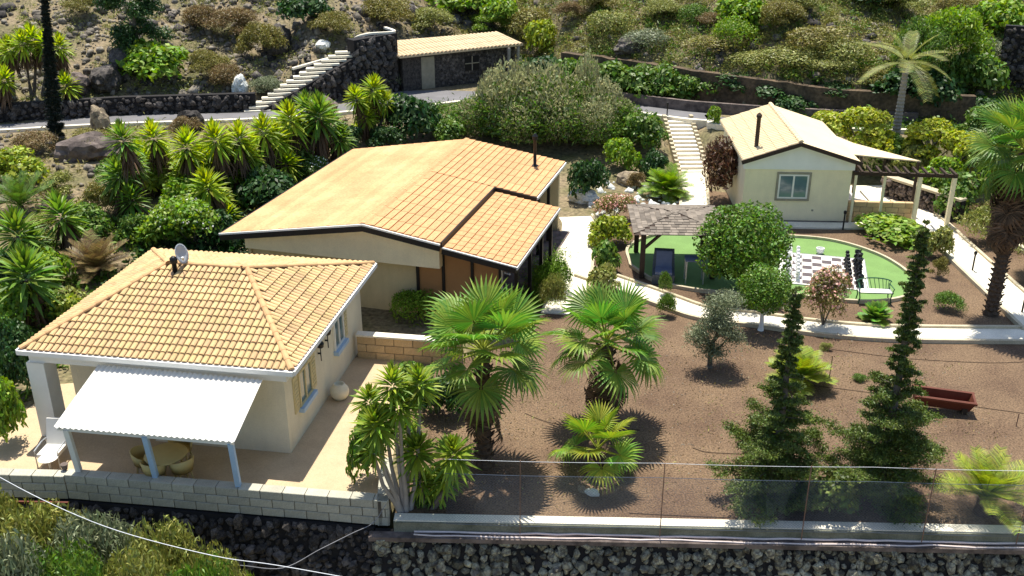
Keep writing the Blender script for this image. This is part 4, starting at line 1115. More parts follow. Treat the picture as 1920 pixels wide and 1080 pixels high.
def conifer(base, h, prof, label, seed=1, mk='conifer', n_br=110, name='conifer_tree', dens=175, trunk='bark', ragged=True):
    """prof(t) = crown radius at relative height t; branches in tiers, each carrying pads of needles"""
    rt = root(name, label, 'conifer', base); rs = np.random.RandomState(seed)
    MB().tube([(0, 0, -.1), (0.02, 0, h * .5), (0, 0, h * .97)], [.14, .09, .02], 8).build('trunk', M[trunk], rt, True)
    Ps, Ds = [], []; br = MB()
    for i in range(n_br):
        t = (i + .5) / n_br; a = i * 2.39996 + rs.uniform(-.4, .4); r = prof(t) * (rs.uniform(.35, 1.4) if ragged else rs.uniform(.8, 1.1))
        z0 = h * t; rise = r * rs.uniform(-.1, .35) if r > .35 else rs.uniform(.1, .3); ca, sa_ = math.cos(a), math.sin(a)
        br.tube([(0, 0, z0), (ca * r * .6, sa_ * r * .6, z0 + rise * .35), (ca * r * .95, sa_ * r * .95, z0 + rise)], [.02, .012, .005], 4, False)
        pads = max(2, int(r / .15))
        for q in range(pads):
            u = (q + 1) / pads; u = u ** .8; m = int(dens * rs.uniform(.8, 1.3)); w_ = .035 + .15 * min(1, r) * (1.1 - .5 * u)
            side = rs.normal(0, w_ * 1.1)
            c_ = np.array([ca * r * u - sa_ * side, sa_ * r * u + ca * side, z0 + rise * u * u])
            c_[2] = max(c_[2], .12)
            Ps.append(c_ + rs.normal(0, .8, (m, 3)) * [w_, w_, w_ * .3]); Ds.append(np.tile([ca * .6, sa_ * .6, .9], (m, 1)))
    br.build('branches', M[trunk], rt, kind='stuff')
    v, f = leaves(rs, np.concatenate(Ps), np.concatenate(Ds), .085, .028, .9)
    link('crown', np_mesh('crown', v, f, M[mk]), rt)
    return rt
# ------------------------------------------------------------------ the planting, front garden
def palm_base(px, py): return G(px, py, 0)
b = palm_base(908, 872); fan_palm(b, zat(655, b.y) - .1, 'big fan palm with shaggy trunk beside the yucca cluster', 'palm', 24, 1.22, .2, .17, skirt=9, seed=3)
b = palm_base(1131, 795); fan_palm(b, zat(640, b.y) - .1, 'big fan palm behind the low fan palm on red gravel', 'palm', 24, 1.22, .19, .2, skirt=8, seed=5)
b = palm_base(1118, 895); fan_palm(b, zat(842, b.y) - .05, 'low young fan palm on red gravel behind the wire fence', 'palmlime', 15, .9, .16, .14, seed=8, lo=-20)
b = palm_base(1857, 590); fan_palm(b, zat(285, b.y), 'tall fan palm with long dry leaf skirt beside right path', 'palm', 32, 1.3, .22, .17, skirt=40, seed=9, lo=-55)
b = palm_base(1962, 520); fan_palm(b, zat(430, b.y), 'small fan palm cut off by the right picture edge', 'palmlime', 18, 1.2, seed=11)
b = palm_base(1840, 962); feather_palm(b, .5, 'young date palm with arching yellow green fronds at fence end', 'lime', 34, 1.35, .26, lo=12, droop=.5, seed=4, wid=.024, nl=30)
b = palm_base(1497, 722); feather_palm(b, .25, 'lime cycad on red gravel behind the left conifer', 'lime', 30, 1.0, .34, lo=5, droop=.35, seed=5, nl=24, cat='cycad', name='cycad')
b = palm_base(1640, 603); feather_palm(b, .12, 'small dark green cycad beside green iron bench', 'palm', 26, .62, .2, lo=5, droop=.2, seed=6, nl=18, cat='cycad', name='cycad')
b = hit(1250, 368); feather_palm(b, .3, 'bright green cycad beside the foot of garden stairs', 'bright', 46, 1.3, .34, lo=-5, droop=.4, seed=7, nl=26, cat='cycad', name='cycad')
b = hit(185, 520); feather_palm(b, .4, 'cycad with browned outer fronds left of clay tile roof', 'dry', 34, 1.5, .3, lo=5, droop=.3, seed=8, nl=26, cat='cycad', name='cycad')
b = hit(40, 400); feather_palm(b, .3, 'green cycad at left edge below the road bank', 'mid', 26, 1.6, .3, lo=15, droop=.35, seed=10, nl=24, cat='cycad', name='cycad')
# royal palm behind the cottage
b = hit(1672, 300); rp = feather_palm(b, zat(118, b.y) - b.z, 'royal palm with smooth grey trunk rising behind cottage', 'sage', 15, 2.6, .42, lo=-20, hi=70, droop=.6, trunk='palebark', r0=.24, r1=.13, seed=12, nl=34, wid=.035)

# conifers
def pr1(t): return 1.30 - .9 * t if t < .2 else (1.12 - 2.05 * (t - .2) if t < .62 else .26 - .5 * (t - .62))
def pr2(t): return 1.30 - 1.1 * t if t < .16 else (1.12 - 2.15 * (t - .16) if t < .56 else .26 - .42 * (t - .56))
b = G(1462, 980, 0); b.y += .95; conifer(b, zat(556, b.y), pr1, 'shorter of the two spire conifers behind the wire fence', 3)
b = G(1668, 980, 0); b.y += .95; conifer(b, zat(436, b.y), pr2, 'taller of the two spire conifers behind the wire fence', 4, n_br=140, dens=175)
# low scrub between them
bush(1565, 905, 985, 120, 'leafy', 'conifer', 'low_bush', 'low dark bush between the feet of both spire conifers', zg=0)
b = hit(105, 262); cyp = conifer(b, zat(-14, b.y) - b.z, lambda t: .34 - .27 * t ** 1.5, 'thin dark cypress standing at the road edge', 6, 'black_green', 300, 'cypress', 150, ragged=False); cyp.rotation_euler = (0, R(6), 0)
b = hit(262, 112)
rt = root('pine_tree', 'dark pine on the rocky hillside above the bright shrub', 'pine', b)
limb_trunk(rt, 2.6, .16, .1, 5, 1.0); rs = np.random.RandomState(5)
crown(rt, [(rs.uniform(-1.3, 1.3), rs.uniform(-1, 1), rs.uniform(.3, 4.6), .8, .8, .65) for _ in range(20)], 12000, 'dark', .2, .09, seed=5, inner=.3)

# clipped trees
def ball_tree(px, pyb, pyt, wpx, mk, label, name, trunk='palebark', lumps=11, n=5200, ln=.1, wd=.06, clear=.35, seed=1, squash=1.0, rag=.0, yoff=0):
    b = hit(px, pyb); b.y += yoff; rad = wpx / CAM_F * Vector((b.x, b.y, b.z - CAM_H)).length / 2
    H = zat(pyt, b.y + rad * .35) - b.z; rt = root(name, label, 'tree', b); r = random.Random(seed); rs = np.random.RandomState(seed)
    limb_trunk(rt, max(.4, H - rad * 1.5), .09, .06, 5, rad * .5, trunk, hs=rad * .6, seed=seed)
    cz = H - rad * squash; L = [(0, 0, cz, rad * .86, rad * .86, rad * .86 * squash)]
    for i in range(lumps):
        a = i * 2.4; z = -1 + 2 * (i + .5) / lumps; q = math.sqrt(1 - z * z) * (.6 + rag); s = rad * r.uniform(.32, .48)
        L.append((math.cos(a) * q * rad, math.sin(a) * q * rad, cz + z * rad * .62 * squash, s, s, s))
    crown(rt, L, n, mk, ln, wd, seed=seed, low=-1.1, inner=.78)
    return rt
ball_tree(1387, 545, 372, 150, 'citrus', 'large round green tree beside the shingle gazebo', 'round_tree', 'bark', 20, 10500, .15, .09, seed=2, squash=1.0, rag=.2)
ball_tree(1426, 622, 492, 100, 'citrus', 'clipped ball tree with white painted trunk by curved path', 'ball_tree', 'white', 16, 8000, .085, .055, seed=3, squash=.88, rag=.1)
b = hit(1330, 692); rt = root('olive_tree', 'grey green olive tree on red gravel left of ball tree', 'olive tree', b)
limb_trunk(rt, .9, .09, .07, 6, .5, 'bark', hs=.8, seed=4); rs = np.random.RandomState(8)
crown(rt, [(rs.uniform(-.5, .6), rs.uniform(-.5, .5), rs.uniform(.55, 2.3), .48, .48, .42) for _ in range(17)], 12000, 'olive', .10, .028, seed=9, inner=.2, jit=1.3)
# oleanders
def flowering(px, pyb, pyt, wpx, label, leafk, flk, nf, name='oleander_bush', seed=1, n=3600, fl=.09, top=False, cat='shrub', ln=.14, wd=.04):
    b = hit(px, pyb); rad = wpx / CAM_F * Vector((b.x, b.y, b.z - CAM_H)).length / 2; H = max(.4, zat(pyt, b.y + rad * .5) - b.z)
    rt = root(name, label, cat, (b.x, b.y + rad * .5, b.z)); rs = np.random.RandomState(seed)
    L = [(x * rad, y * rad, z * H, s1 * rad, s2 * rad, s3 * H) for x, y, z, s1, s2, s3 in blob_lumps(rs, 12, .75, (.25, .45), .06)]
    crown(rt, L, n, leafk, ln, wd, 'foliage', seed, inner=.5); P, d = lump_points(rs, L, nf, .05 if not top else .3, 1.0)
    v, f = leaves(rs, P, d, fl, fl * .8, .5); link('flowers', np_mesh('flowers', v, f, M[flk]), rt, kind='stuff')
    for i in range(5): MB().tube([(0, 0, 0), (math.cos(i * 1.3) * rad * .4, math.sin(i * 1.3) * rad * .4, H * .6)], [.03, .012], 5).build('stem', M['bark'], rt)
    return rt
flowering(1550, 625, 497, 100, 'pink and white flowering oleander in front of the chess board', 'olivebrown', 'pink', 600, seed=4, fl=.10)
flowering(1152, 425, 362, 100, 'pink flowering oleander beside the shingle gazebo roof', 'olivebrown', 'pink', 700, seed=5, fl=.10)
flowering(350, 480, 375, 185, 'leafy bush with white blossoms behind the satellite dish', 'bright', 'flower', 130, 'blossom_bush', seed=6, ln=.2, wd=.12, n=3000)
flowering(588, 352, 292, 85, 'white blossoming bush touching the orange roof corner', 'mid', 'flower', 240, 'blossom_bush', seed=7)
flowering(1420, 590, 560, 40, 'small flowering bush behind the clipped ball tree', 'mid', 'flower', 60, 'blossom_bush', seed=8, n=900)

BU = [
 # px, top, base, width, kind, mat, name, label
 (780, 532, 612, 120, 'dome', 'grass', 'clipped_hedge', 'rounded clipped hedge in front of the beige long house wall'),
 (1036, 476, 560, 84, 'dome', 'grass', 'clipped_hedge', 'tall clipped hedge between long house and white path'),
 (1035, 505, 592, 70, 'fine', 'sage', 'grey_shrub', 'grey green shrub in front of the tall clipped hedge'),
 (1142, 405, 470, 95, 'leafy', 'lime', 'lime_shrub', 'lime green shrub beside the white path bend'),
 (1132, 455, 520, 80, 'big', 'mid', 'broadleaf_plant', 'broad leaved plant beside the white path under lime shrub'),
 (1135, 500, 560, 80, 'leafy', 'sage', 'low_bush', 'low bush behind the two big fan palms by path'),
 (1250, 545, 600, 50, 'fine', 'mid', 'thin_shrub', 'thin shrub standing on the path kerb before gazebo'),
 (1248, 500, 560, 34, 'fine', 'mid', 'thin_shrub', 'slender shrub in front of the wicker lounger'),
 (1358, 262, 396, 150, 'fine', 'red', 'plum_shrub', 'dark plum coloured shrub against the cottage left wall'),
 (1362, 268, 330, 60, 'fine', 'dry', 'plum_shrub', 'rust brown shrub top touching the cottage roof edge'),
 (1690, 418, 466, 170, 'leafy', 'bright', 'green_groundcover', 'bright green spreading plant between cottage and putting lawn', ),
 (1765, 430, 492, 60, 'leafy', 'sage', 'low_bush', 'yellowish bush between the taller conifer top and right path'),
 (1766, 480, 528, 46, 'fine', 'olivebrown', 'dry_bush', 'dry brown bush on gravel left of the tall palm'),
 (1788, 545, 592, 70, 'fine', 'mid', 'low_bush', 'low bush in the shade at the tall palm foot'),
 (1640, 640, 640, 20, 'fine', 'dry', 'dry_tuft', 'tiny dry tuft on the kerb below small cycad'),
 (1552, 640, 662, 34, 'fine', 'sage', 'low_bush', 'small bush growing over the path edge below oleander'),
 (1615, 700, 722, 36, 'fine', 'mid', 'low_bush', 'small green sprout left of the taller conifer trunk'),
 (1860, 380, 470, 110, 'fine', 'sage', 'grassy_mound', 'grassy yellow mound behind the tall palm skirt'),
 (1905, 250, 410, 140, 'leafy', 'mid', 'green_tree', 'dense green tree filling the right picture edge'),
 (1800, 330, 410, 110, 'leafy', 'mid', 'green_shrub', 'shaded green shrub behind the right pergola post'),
 (1100, 300, 385, 90, 'leafy', 'dark', 'dark_shrub', 'dark shrub behind the long house right back corner'),
 (1205, 225, 300, 110, 'leafy', 'mid', 'green_shrub', 'green shrub left of the upper garden stairs'),
 (1165, 262, 330, 80, 'leafy', 'bright', 'green_shrub', 'lighter green shrub below the reeds near garden stairs'),
 (1230, 285, 345, 70, 'leafy', 'dark', 'dark_shrub', 'dark low shrub beside the middle garden stairs'),
 (1340, 198, 240, 34, 'big', 'bright', 'young_banana', 'young banana plant at the top right of stairs'),
 (1195, 318, 360, 50, 'fine', 'dry', 'dry_bush', 'dry twiggy bush between white rocks and bright cycad'),
 (770, 195, 282, 130, 'leafy', 'dark', 'dark_tree', 'dark green tree above the left orange roof slope'),
 (722, 242, 296, 80, 'leafy', 'dark', 'dark_shrub', 'dark shrub touching the orange roof beside road yucca'),
 (845, 225, 280, 90, 'leafy', 'mid', 'green_shrub', 'green shrub between the dark tree and the reeds'),
 (645, 240, 290, 80, 'leafy', 'dark', 'dark_shrub', 'dark shrub under the yucca row end near roof'),
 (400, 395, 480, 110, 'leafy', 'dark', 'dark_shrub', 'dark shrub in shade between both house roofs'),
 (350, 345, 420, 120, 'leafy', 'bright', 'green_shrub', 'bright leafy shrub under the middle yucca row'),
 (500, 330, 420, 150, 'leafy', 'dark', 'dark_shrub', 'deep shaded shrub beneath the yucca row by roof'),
 (180, 350, 420, 90, 'fine', 'olivebrown', 'dry_bush', 'dry olive bush on the bank left of yucca row'),
 (100, 320, 380, 90, 'fine', 'sage', 'dry_bush', 'pale dry bush on the bank below thin cypress'),
 (250, 405, 470, 80, 'leafy', 'mid', 'green_shrub', 'green shrub behind the browned cycad'),
 (90, 470, 560, 100, 'leafy', 'bright', 'green_shrub', 'bright shrub at left between yuccas and tile roof'),
 (60, 545, 620, 120, 'leafy', 'mid', 'green_shrub', 'green shrub beside the left corner of tile roof'),
 (130, 545, 600, 70, 'big', 'sage', 'broadleaf_plant', 'grey broad leaved plant beside the tile roof left slope'),
 (15, 600, 700, 90, 'leafy', 'dark', 'dark_shrub', 'dark shrub at left edge beside the house column'),
 (12, 725, 850, 80, 'leafy', 'bright', 'green_shrub', 'bright shrub at left edge above the white lounger chair'),
 (20, 480, 560, 70, 'leafy', 'dark', 'dark_shrub', 'dark shrub at far left under the small yuccas'),
 (280, 98, 180, 160, 'leafy', 'bright', 'green_shrub', 'wide bright green shrub above the lava wall'),
 (60, 60, 70, 1, 'fine', 'dry', 'dry_tuft', 'tiny dry tuft on slope'),
 (692, 780, 915, 84, 'leafy', 'citrus', 'broadleaf_shrub', 'dark leafy shrub at the patio corner below yuccas'),
 (830, 712, 800, 110, 'leafy', 'dark', 'dark_shrub', 'dark shrub filling behind the front yucca cluster'),
 (770, 690, 760, 110, 'leafy', 'mid', 'green_shrub', 'green shrub between sandy divider wall and yucca cluster'),
 (790, 930, 960, 60, 'fine', 'mid', 'low_bush', 'low bush at the foot of front yucca cluster'),
 (300, 300, 375, 150, 'leafy', 'lime', 'lime_shrub', 'yellow green shrub between the yucca stems at the row left end'),
 (430, 300, 370, 150, 'leafy', 'bright', 'green_shrub', 'bright shrub between the yucca stems in the row middle'),
 (210, 300, 370, 110, 'fine', 'mid', 'green_shrub', 'feathery shrub at the foot of the leftmost row yucca'),
 (150, 390, 455, 110, 'leafy', 'mid', 'green_shrub', 'green shrub between single yucca and the row'),
 (60, 400, 470, 110, 'fine', 'sage', 'green_shrub', 'yellowish feathery shrub above the left edge yucca'),
 (15, 290, 360, 120, 'leafy', 'lime', 'lime_shrub', 'yellow green shrub at the far left under the road'),
 (20, 545, 640, 110, 'leafy', 'bright', 'green_shrub', 'bright bush cut by the left edge beside tile roof'),
 (110, 560, 620, 90, 'leafy', 'lime', 'lime_shrub', 'yellow green bush against the tile roof left slope'),
 (300, 410, 480, 120, 'leafy', 'bright', 'green_shrub', 'bright leafy bush right behind the satellite dish'),
 (35, 650, 760, 90, 'leafy', 'dark', 'dark_shrub', 'deep green bush beside the house left column'),
 (545, 265, 330, 90, 'leafy', 'mid', 'green_shrub', 'green shrub under the right end of yucca row'),
]
BU = [b_ for b_ in BU if b_[7] not in ('tiny dry tuft on slope', 'tiny dry tuft on the kerb below small cycad')]
for b_ in BU:
    bush(b_[0], b_[1], b_[2], b_[3], b_[4], b_[5], b_[6], b_[7], 'hedge' if 'hedge' in b_[6] else ('tree' if 'tree' in b_[6] else ('plant' if 'plant' in b_[6] or 'banana' in b_[6] else 'shrub')))

# reeds behind the long house
rt = root('giant_reed', 'huge pale clump of giant reed behind the orange roof', 'reeds', hit(1000, 258))
for i, (dx, dy, s, h) in enumerate(((-3.0, .6, 1.7, 2.6), (-1.5, .2, 2.0, 3.6), (.4, 0, 2.2, 4.1), (2.2, .3, 2.0, 3.8), (3.7, 0, 1.7, 2.9), (1.2, -1.0, 1.8, 2.9), (-.6, -1.0, 1.8, 2.7), (3.2, -1.3, 1.5, 2.2), (-2.3, .9, 1.2, 3.5), (1.3, 1.0, 1.3, 4.3), (2.9, 1.1, 1.2, 3.9), (-.6, 1.1, 1.2, 4.0), (4.8, .3, 1.2, 2.4))):
    link('reed_clump', shrub_mesh('upright', 'reed', i % 3), rt, (dx, dy, -.1), i * 1.1, (s * .8, s * .75, h * (1 + .14 * ((i * 5) % 3 - 1))))
    link('leafy_clump', shrub_mesh('upright', 'mid', (i + 1) % 3), rt, (dx + .1, dy + .1, -.1), i * 1.7, (s, s, h * .82))

# yuccas
front = [((705, 800, 1.0), (735, 722, .9), (788, 722, .95), (692, 752, .8), (748, 765, .85), (722, 790, .8), (765, 745, .8), (700, 845, .7)), ((850, 855, 1.05), (782, 850, 1.0), (818, 910, .9), (765, 812, .8), (838, 895, .8), (790, 905, .75))]
yucca_px(762, 962, front[0], 'tall forked yucca with grey trunks at the patio corner', zg=-.1, size=1.38, skirt=False, bark='palebark', r0=.07, mk='yuccafront')
yucca_px(800, 955, front[1], 'lower bright yucca between the patio corner and fan palm', zg=-.1, size=1.38, skirt=False, r0=.06, mk='yuccafront')
Y = [
 ((230, 400), ((232, 262, .9), (222, 330, 1.0), (245, 310, .8)), 'yuccadk', 'leftmost two headed dark yucca of the row behind tile roof'),
 ((295, 355), ((288, 258, .95), (305, 300, 1.0), (270, 300, .8)), 'yucca', 'yellow green yucca second from the row left end'),
 ((352, 370), ((350, 275, 1.0), (345, 320, 1.0), (375, 300, .9), (330, 345, .8)), 'yucca', 'bushy yellow green yucca below the dark road boulder'),
 ((408, 365), ((405, 262, 1.0), (400, 310, 1.0), (425, 285, .9)), 'yucca', 'tall yucca in the middle of the row by road'),
 ((455, 350), ((448, 262, 1.0), (465, 290, .9), (440, 310, .9)), 'yucca', 'yucca right of the row middle with tan trunks'),
 ((510, 330), ((495, 248, 1.0), (520, 262, 1.0), (480, 275, .8)), 'yucca', 'yucca with wide crown before the slab stairs'),
 ((560, 315), ((545, 225, 1.1), (565, 248, 1.0), (530, 240, .8)), 'yucca', 'yucca just left of the last big dark one'),
 ((605, 310), ((597, 218, 1.3), (575, 205, 1.0), (620, 235, 1.0)), 'yuccadk', 'large dark crowned yucca ending the row at right'),
 ((395, 400), ((390, 350, 1.0), (410, 375, .8), (365, 360, .9)), 'yucca', 'low yucca in front of the row above both roofs'),
 ((690, 262), ((668, 185, .85), (700, 168, .95), (690, 205, .9), (712, 190, .8)), 'yucca', 'single bright yucca with brown trunk beside the road'),
 ((115, 460), ((115, 405, 1.15),), 'yuccadk', 'single yucca left of the browned cycad'),
 ((35, 500), ((32, 440, 1.2), (60, 455, .8)), 'yuccadk', 'yucca at left edge above the bright shrub'),
 ((25, 180), ((18, 92, .9), (2, 100, .8)), 'yucca', 'thin stemmed yucca at the upper left picture corner'),
 ((60, 185), ((42, 82, .9), (62, 74, 1.0)), 'yucca', 'twin headed thin yucca left of the cypress top'),
 ((75, 180), ((85, 82, .9), (112, 88, .9)), 'yucca', 'thin yucca with heads either side of the cypress'),
 ((12, 205), ((8, 150, .9), (-8, 165, .9)), 'yucca', 'short yucca at left edge behind the lava wall'),
 ((125, 190), ((124, 160, .9),), 'yucca', 'short bright yucca right of the cypress trunk'),
 ((52, 590), ((48, 520, 1.3),), 'yuccadk', 'drooping yucca left of the tile roof corner'),
]
for (bx, by), hs, mk, lb in Y:
    if 'row' in lb: hs = tuple(hs) + tuple((h[0] + RNG.choice((-18, 18, 24, -24)), h[1] + RNG.uniform(22, 48), h[2] * .9) for h in hs)
    yucca_px(bx, by, hs, lb, mk=mk, dy=.3, group='yuccas in the row behind the houses' if 'row' in lb and by > 290 else None, size=2.1)

# grove behind the cottage: broad crowned yellow green trees
GR = [(1550, 205, 300, 110, 'grove'), (1610, 190, 330, 130, 'grove'), (1655, 245, 330, 90, 'mid'), (1735, 215, 340, 120, 'grove'), (1795, 235, 360, 120, 'grove'), (1835, 190, 300, 110, 'mid'), (1700, 270, 340, 90, 'sage'), (1760, 290, 370, 90, 'bright')]
GL = ['leftmost yellow green tree behind the cottage roof', 'tall yellow green tree behind the cottage ridge', 'mid green tree left of the royal palm trunk', 'yellow green tree right of the royal palm trunk', 'yellow green tree nearest the tall fan palm crown', 'green tree behind the yellow green grove at right', 'greyish tree behind the pointed canopy', 'bright green tree above the pergola']
for (x, t, bs, w_, mk), lb in zip(GR, GL):
    g = hit(x, bs); rad = w_ / CAM_F * g.length / 2; H = zat(t, g.y) - g.z; rt = root('grove_tree', lb, 'tree', g, 0, 'trees of the grove behind the cottage'); rs = np.random.RandomState(int(x))
    limb_trunk(rt, H * .5, .1, .07, 4, rad * .5, 'bark', hs=H * .3, seed=int(x))
    L = [(a_ * rad * 1.0, b__ * rad, .2 * H + c_ * H * .8, s * rad * 1.0, s * rad, s * rad * .8) for a_, b__, c_, s, _, _ in blob_lumps(rs, 13, .85, (.26, .42))]
    crown(rt, L, 2600, mk, .24, .15, seed=int(x), inner=.8)

# hedge along the road and hillside shrubs
HS = [
 (1010, 118, 185, 90, 'leafy', 'dark', 'dark hedge shrub right of the shed'), (1075, 115, 190, 95, 'leafy', 'mid', 'green hedge shrub above the reeds'),
 (1135, 128, 192, 95, 'leafy', 'mid', 'green hedge shrub behind the road left of wall start'), (1195, 130, 195, 90, 'leafy', 'mid', 'green hedge shrub before the brown wall start'),
 (1255, 135, 198, 85, 'leafy', 'mid', 'green hedge shrub above the stairs top'), (1315, 150, 200, 80, 'leafy', 'mid', 'green hedge shrub right of the stairs top'),
 (1375, 165, 205, 80, 'leafy', 'dark', 'dark hedge shrub above the cottage roof left end'), (1440, 178, 212, 90, 'leafy', 'dark', 'dark hedge shrub above the cottage ridge'),
 (1565, 172, 215, 80, 'leafy', 'dark', 'dark hedge shrub at the brown wall end left of palm'), (1830, 120, 215, 90, 'leafy', 'mid', 'dark green shrub under the upper right lava wall'), (1860, 190, 240, 90, 'leafy', 'dark', 'dark shrub behind the tall fan palm crown'), (1640, 150, 200, 70, 'fine', 'olivebrown', 'dry shrub left of the royal palm trunk'),
 (1500, 185, 225, 80, 'leafy', 'dark', 'dark hedge shrub left of the yellow grove'), (1018, 58, 130, 64, 'leafy', 'lime', 'lime green tree shaped shrub above the dark hedge'),
 (988, 118, 160, 50, 'leafy', 'lime', 'lime shrub beside the shed right corner'), (940, 8, 68, 70, 'leafy', 'bright', 'bright round shrub on the hill above the shed'),
 (868, -10, 45, 110, 'leafy', 'bright', 'bright spreading shrub at top centre left'), (1000, 30, 90, 90, 'dome', 'olivebrown', 'olive cushion shrub right of the bright hill shrub'),
 (920, 40, 75, 80, 'fine', 'bright', 'light green scrub under the bright round shrub'), (800, 30, 75, 100, 'fine', 'sage', 'grey green scrub above the shed roof'),
 (720, 15, 80, 110, 'fine', 'olivebrown', 'olive scrub above the winding white coping'), (1070, 20, 60, 60, 'fine', 'dry', 'brown shrub beside the rocks at upper centre'),
 (1150, 30, 85, 80, 'dome', 'sage', 'sage cushion shrub on the rocky slope'), (1215, 75, 112, 80, 'dome', 'olive', 'grey cushion shrub above the brown wall'),
 (1305, 14, 52, 56, 'dome', 'mid', 'round green cushion shrub at upper right centre'), (1400, 10, 72, 90, 'leafy', 'bright', 'bright green shrub in the upper right scrub'),
 (1385, 50, 105, 80, 'dome', 'bright', 'light green cushion shrub under the bright one'), (1360, 85, 120, 90, 'dome', 'olivebrown', 'olive cushion shrub beside the light green one'),
 (1415, 108, 138, 76, 'dome', 'sage', 'yellow olive cushion shrub just above the brown wall'), (1490, 112, 146, 100, 'dome', 'sage', 'wide yellowish cushion shrub on the brown wall top'),
 (1470, 20, 80, 90, 'fine', 'olivebrown', 'brown green shrub in the middle of the right slope'), (1545, 60, 118, 110, 'dome', 'olivebrown', 'large olive dome shrub left of the royal palm'),
 (1590, 85, 140, 90, 'dome', 'sage', 'yellowish dome shrub beside the royal palm crown'), (1560, 130, 168, 80, 'dome', 'sage', 'sage dome shrub at the brown wall end'),
 (1690, 0, 60, 110, 'fine', 'sage', 'pale shrub behind the royal palm crown'), (1795, 36, 200, 150, 'fine', 'bright', 'large feathery green tree right of the royal palm'),
 (1735, 60, 200, 110, 'fine', 'mid', 'feathery green shrub behind the royal palm fronds'), (1700, 160, 235, 110, 'leafy', 'dark', 'dark shrub behind the royal palm trunk'),
 (1760, 165, 230, 90, 'leafy', 'dark', 'dark shrub above the yellow green grove'), (1890, 20, 90, 90, 'leafy', 'bright', 'green shrub in the upper right corner'),
 (1870, 90, 150, 80, 'fine', 'olive', 'grey shrub above the upper right lava wall'), (1500, -10, 40, 90, 'fine', 'sage', 'scrub shrub at top right of centre'),
 (1240, 10, 50, 80, 'fine', 'sage', 'sage scrub at top centre'), (485, 55, 130, 90, 'fine', 'olivebrown', 'olive brown shrub above the white rock'),
 (430, 30, 90, 90, 'fine', 'dry', 'brown scrub on the rocky slope left of centre'), (370, 15, 70, 70, 'fine', 'dry', 'dry rusty scrub right of the dark pine'),
 (570, 10, 70, 80, 'leafy', 'dark', 'dark shrub left of the winding coping'), (620, 45, 95, 80, 'fine', 'olivebrown', 'dry scrub just behind the coping bend'),
 (380, 110, 170, 80, 'fine', 'olivebrown', 'dry olive shrub right of the wide green shrub'), (420, 140, 195, 70, 'fine', 'dry', 'rusty succulent scrub before the white rock'),
 (150, 10, 50, 60, 'fine', 'olivebrown', 'small dry shrub on the rocky slope upper left'), (500, 160, 200, 60, 'fine', 'olive', 'grey shrub at the slab stairs foot'),
 (1620, -15, 25, 80, 'leafy', 'dark', 'dark shrub at the very top right'), (1330, 35, 60, 50, 'fine', 'dry', 'small dry shrub beside the green cushion'),
 (600, 195, 225, 60, 'fine', 'olivebrown', 'yellow succulent shrub below the bank wall'), (640, 130, 175, 70, 'fine', 'sage', 'shrub growing on the bank wall beside stairs'),
 (720, 130, 175, 60, 'fine', 'olive', 'grey bush against the tall lava wall'), (340, 225, 262, 60, 'fine', 'dry', 'dry brown clump under the road edge kerb'),
 (160, 250, 300, 80, 'fine', 'olivebrown', 'dry scrub below the lit road edge rock'), (60, 255, 300, 90, 'fine', 'dry', 'dry scrub on the bank at far left'),
 (1810, -5, 45, 90, 'fine', 'olivebrown', 'brown scrub at the top right'), (1120, 0, 40, 70, 'fine', 'olivebrown', 'olive scrub above the upper centre rocks'),
]
for h_ in HS: bush(h_[0], h_[1] - 6, h_[2], h_[3] * 1.35, 'feather' if h_[4] == 'fine' else h_[4], h_[5], 'hedge_shrub' if 'hedge' in h_[6] else 'hillside_shrub', h_[6], 'shrub')

# big bushes at lower left, standing on the lower ground in front
def low_bush(px, py, Y, wpx, mk, kind, label, h):
    d = ray(px, py); t = Y / d[1]; x, z = d[0] * t, CAM_H + d[2] * t; rad = wpx / CAM_F * t / 2 * 1.0
    rt = T(link('foreground_bush', shrub_mesh(kind, mk, RNG.randrange(3)), loc=(x, Y, -3.4), rot=RNG.uniform(0, 6), scale=(rad, rad, z + 3.4)), label, 'bush')
for a_ in (
 (40, 925, 19.6, 300, 'sage', 'large yellowish feathery bush against the parapet at lower left'),
 (-40, 900, 19.9, 200, 'sage', 'olive bush cut by the left edge below the parapet'),
 (170, 958, 18.9, 300, 'olive', 'grey green feathery bush below the patio block wall'),
 (290, 972, 18.5, 270, 'sage', 'yellow green feathery bush beneath the middle awning post'),
 (380, 1003, 18.0, 240, 'sage', 'light green feathery bush right of the lower left mass'),
 (90, 1000, 17.4, 320, 'mid', 'dense green bush in the lower left corner'),
 (240, 1020, 17.2, 300, 'sage', 'yellow green bush at the bottom under the white cable'),
 (-20, 1010, 16.8, 300, 'olive', 'grey bush cut by the lower left corner'),
 (370, 1040, 16.9, 260, 'mid', 'mid green bush at the bottom edge right of the mass'),
 (130, 1060, 16.2, 300, 'mid', 'olive green bush at the very bottom edge'),
 (462, 1058, 17.8, 60, 'bright', 'small green bush before the shaded lava wall')):
    low_bush(a_[0], a_[1], a_[2], a_[3], a_[4], 'feather', a_[5], 0)

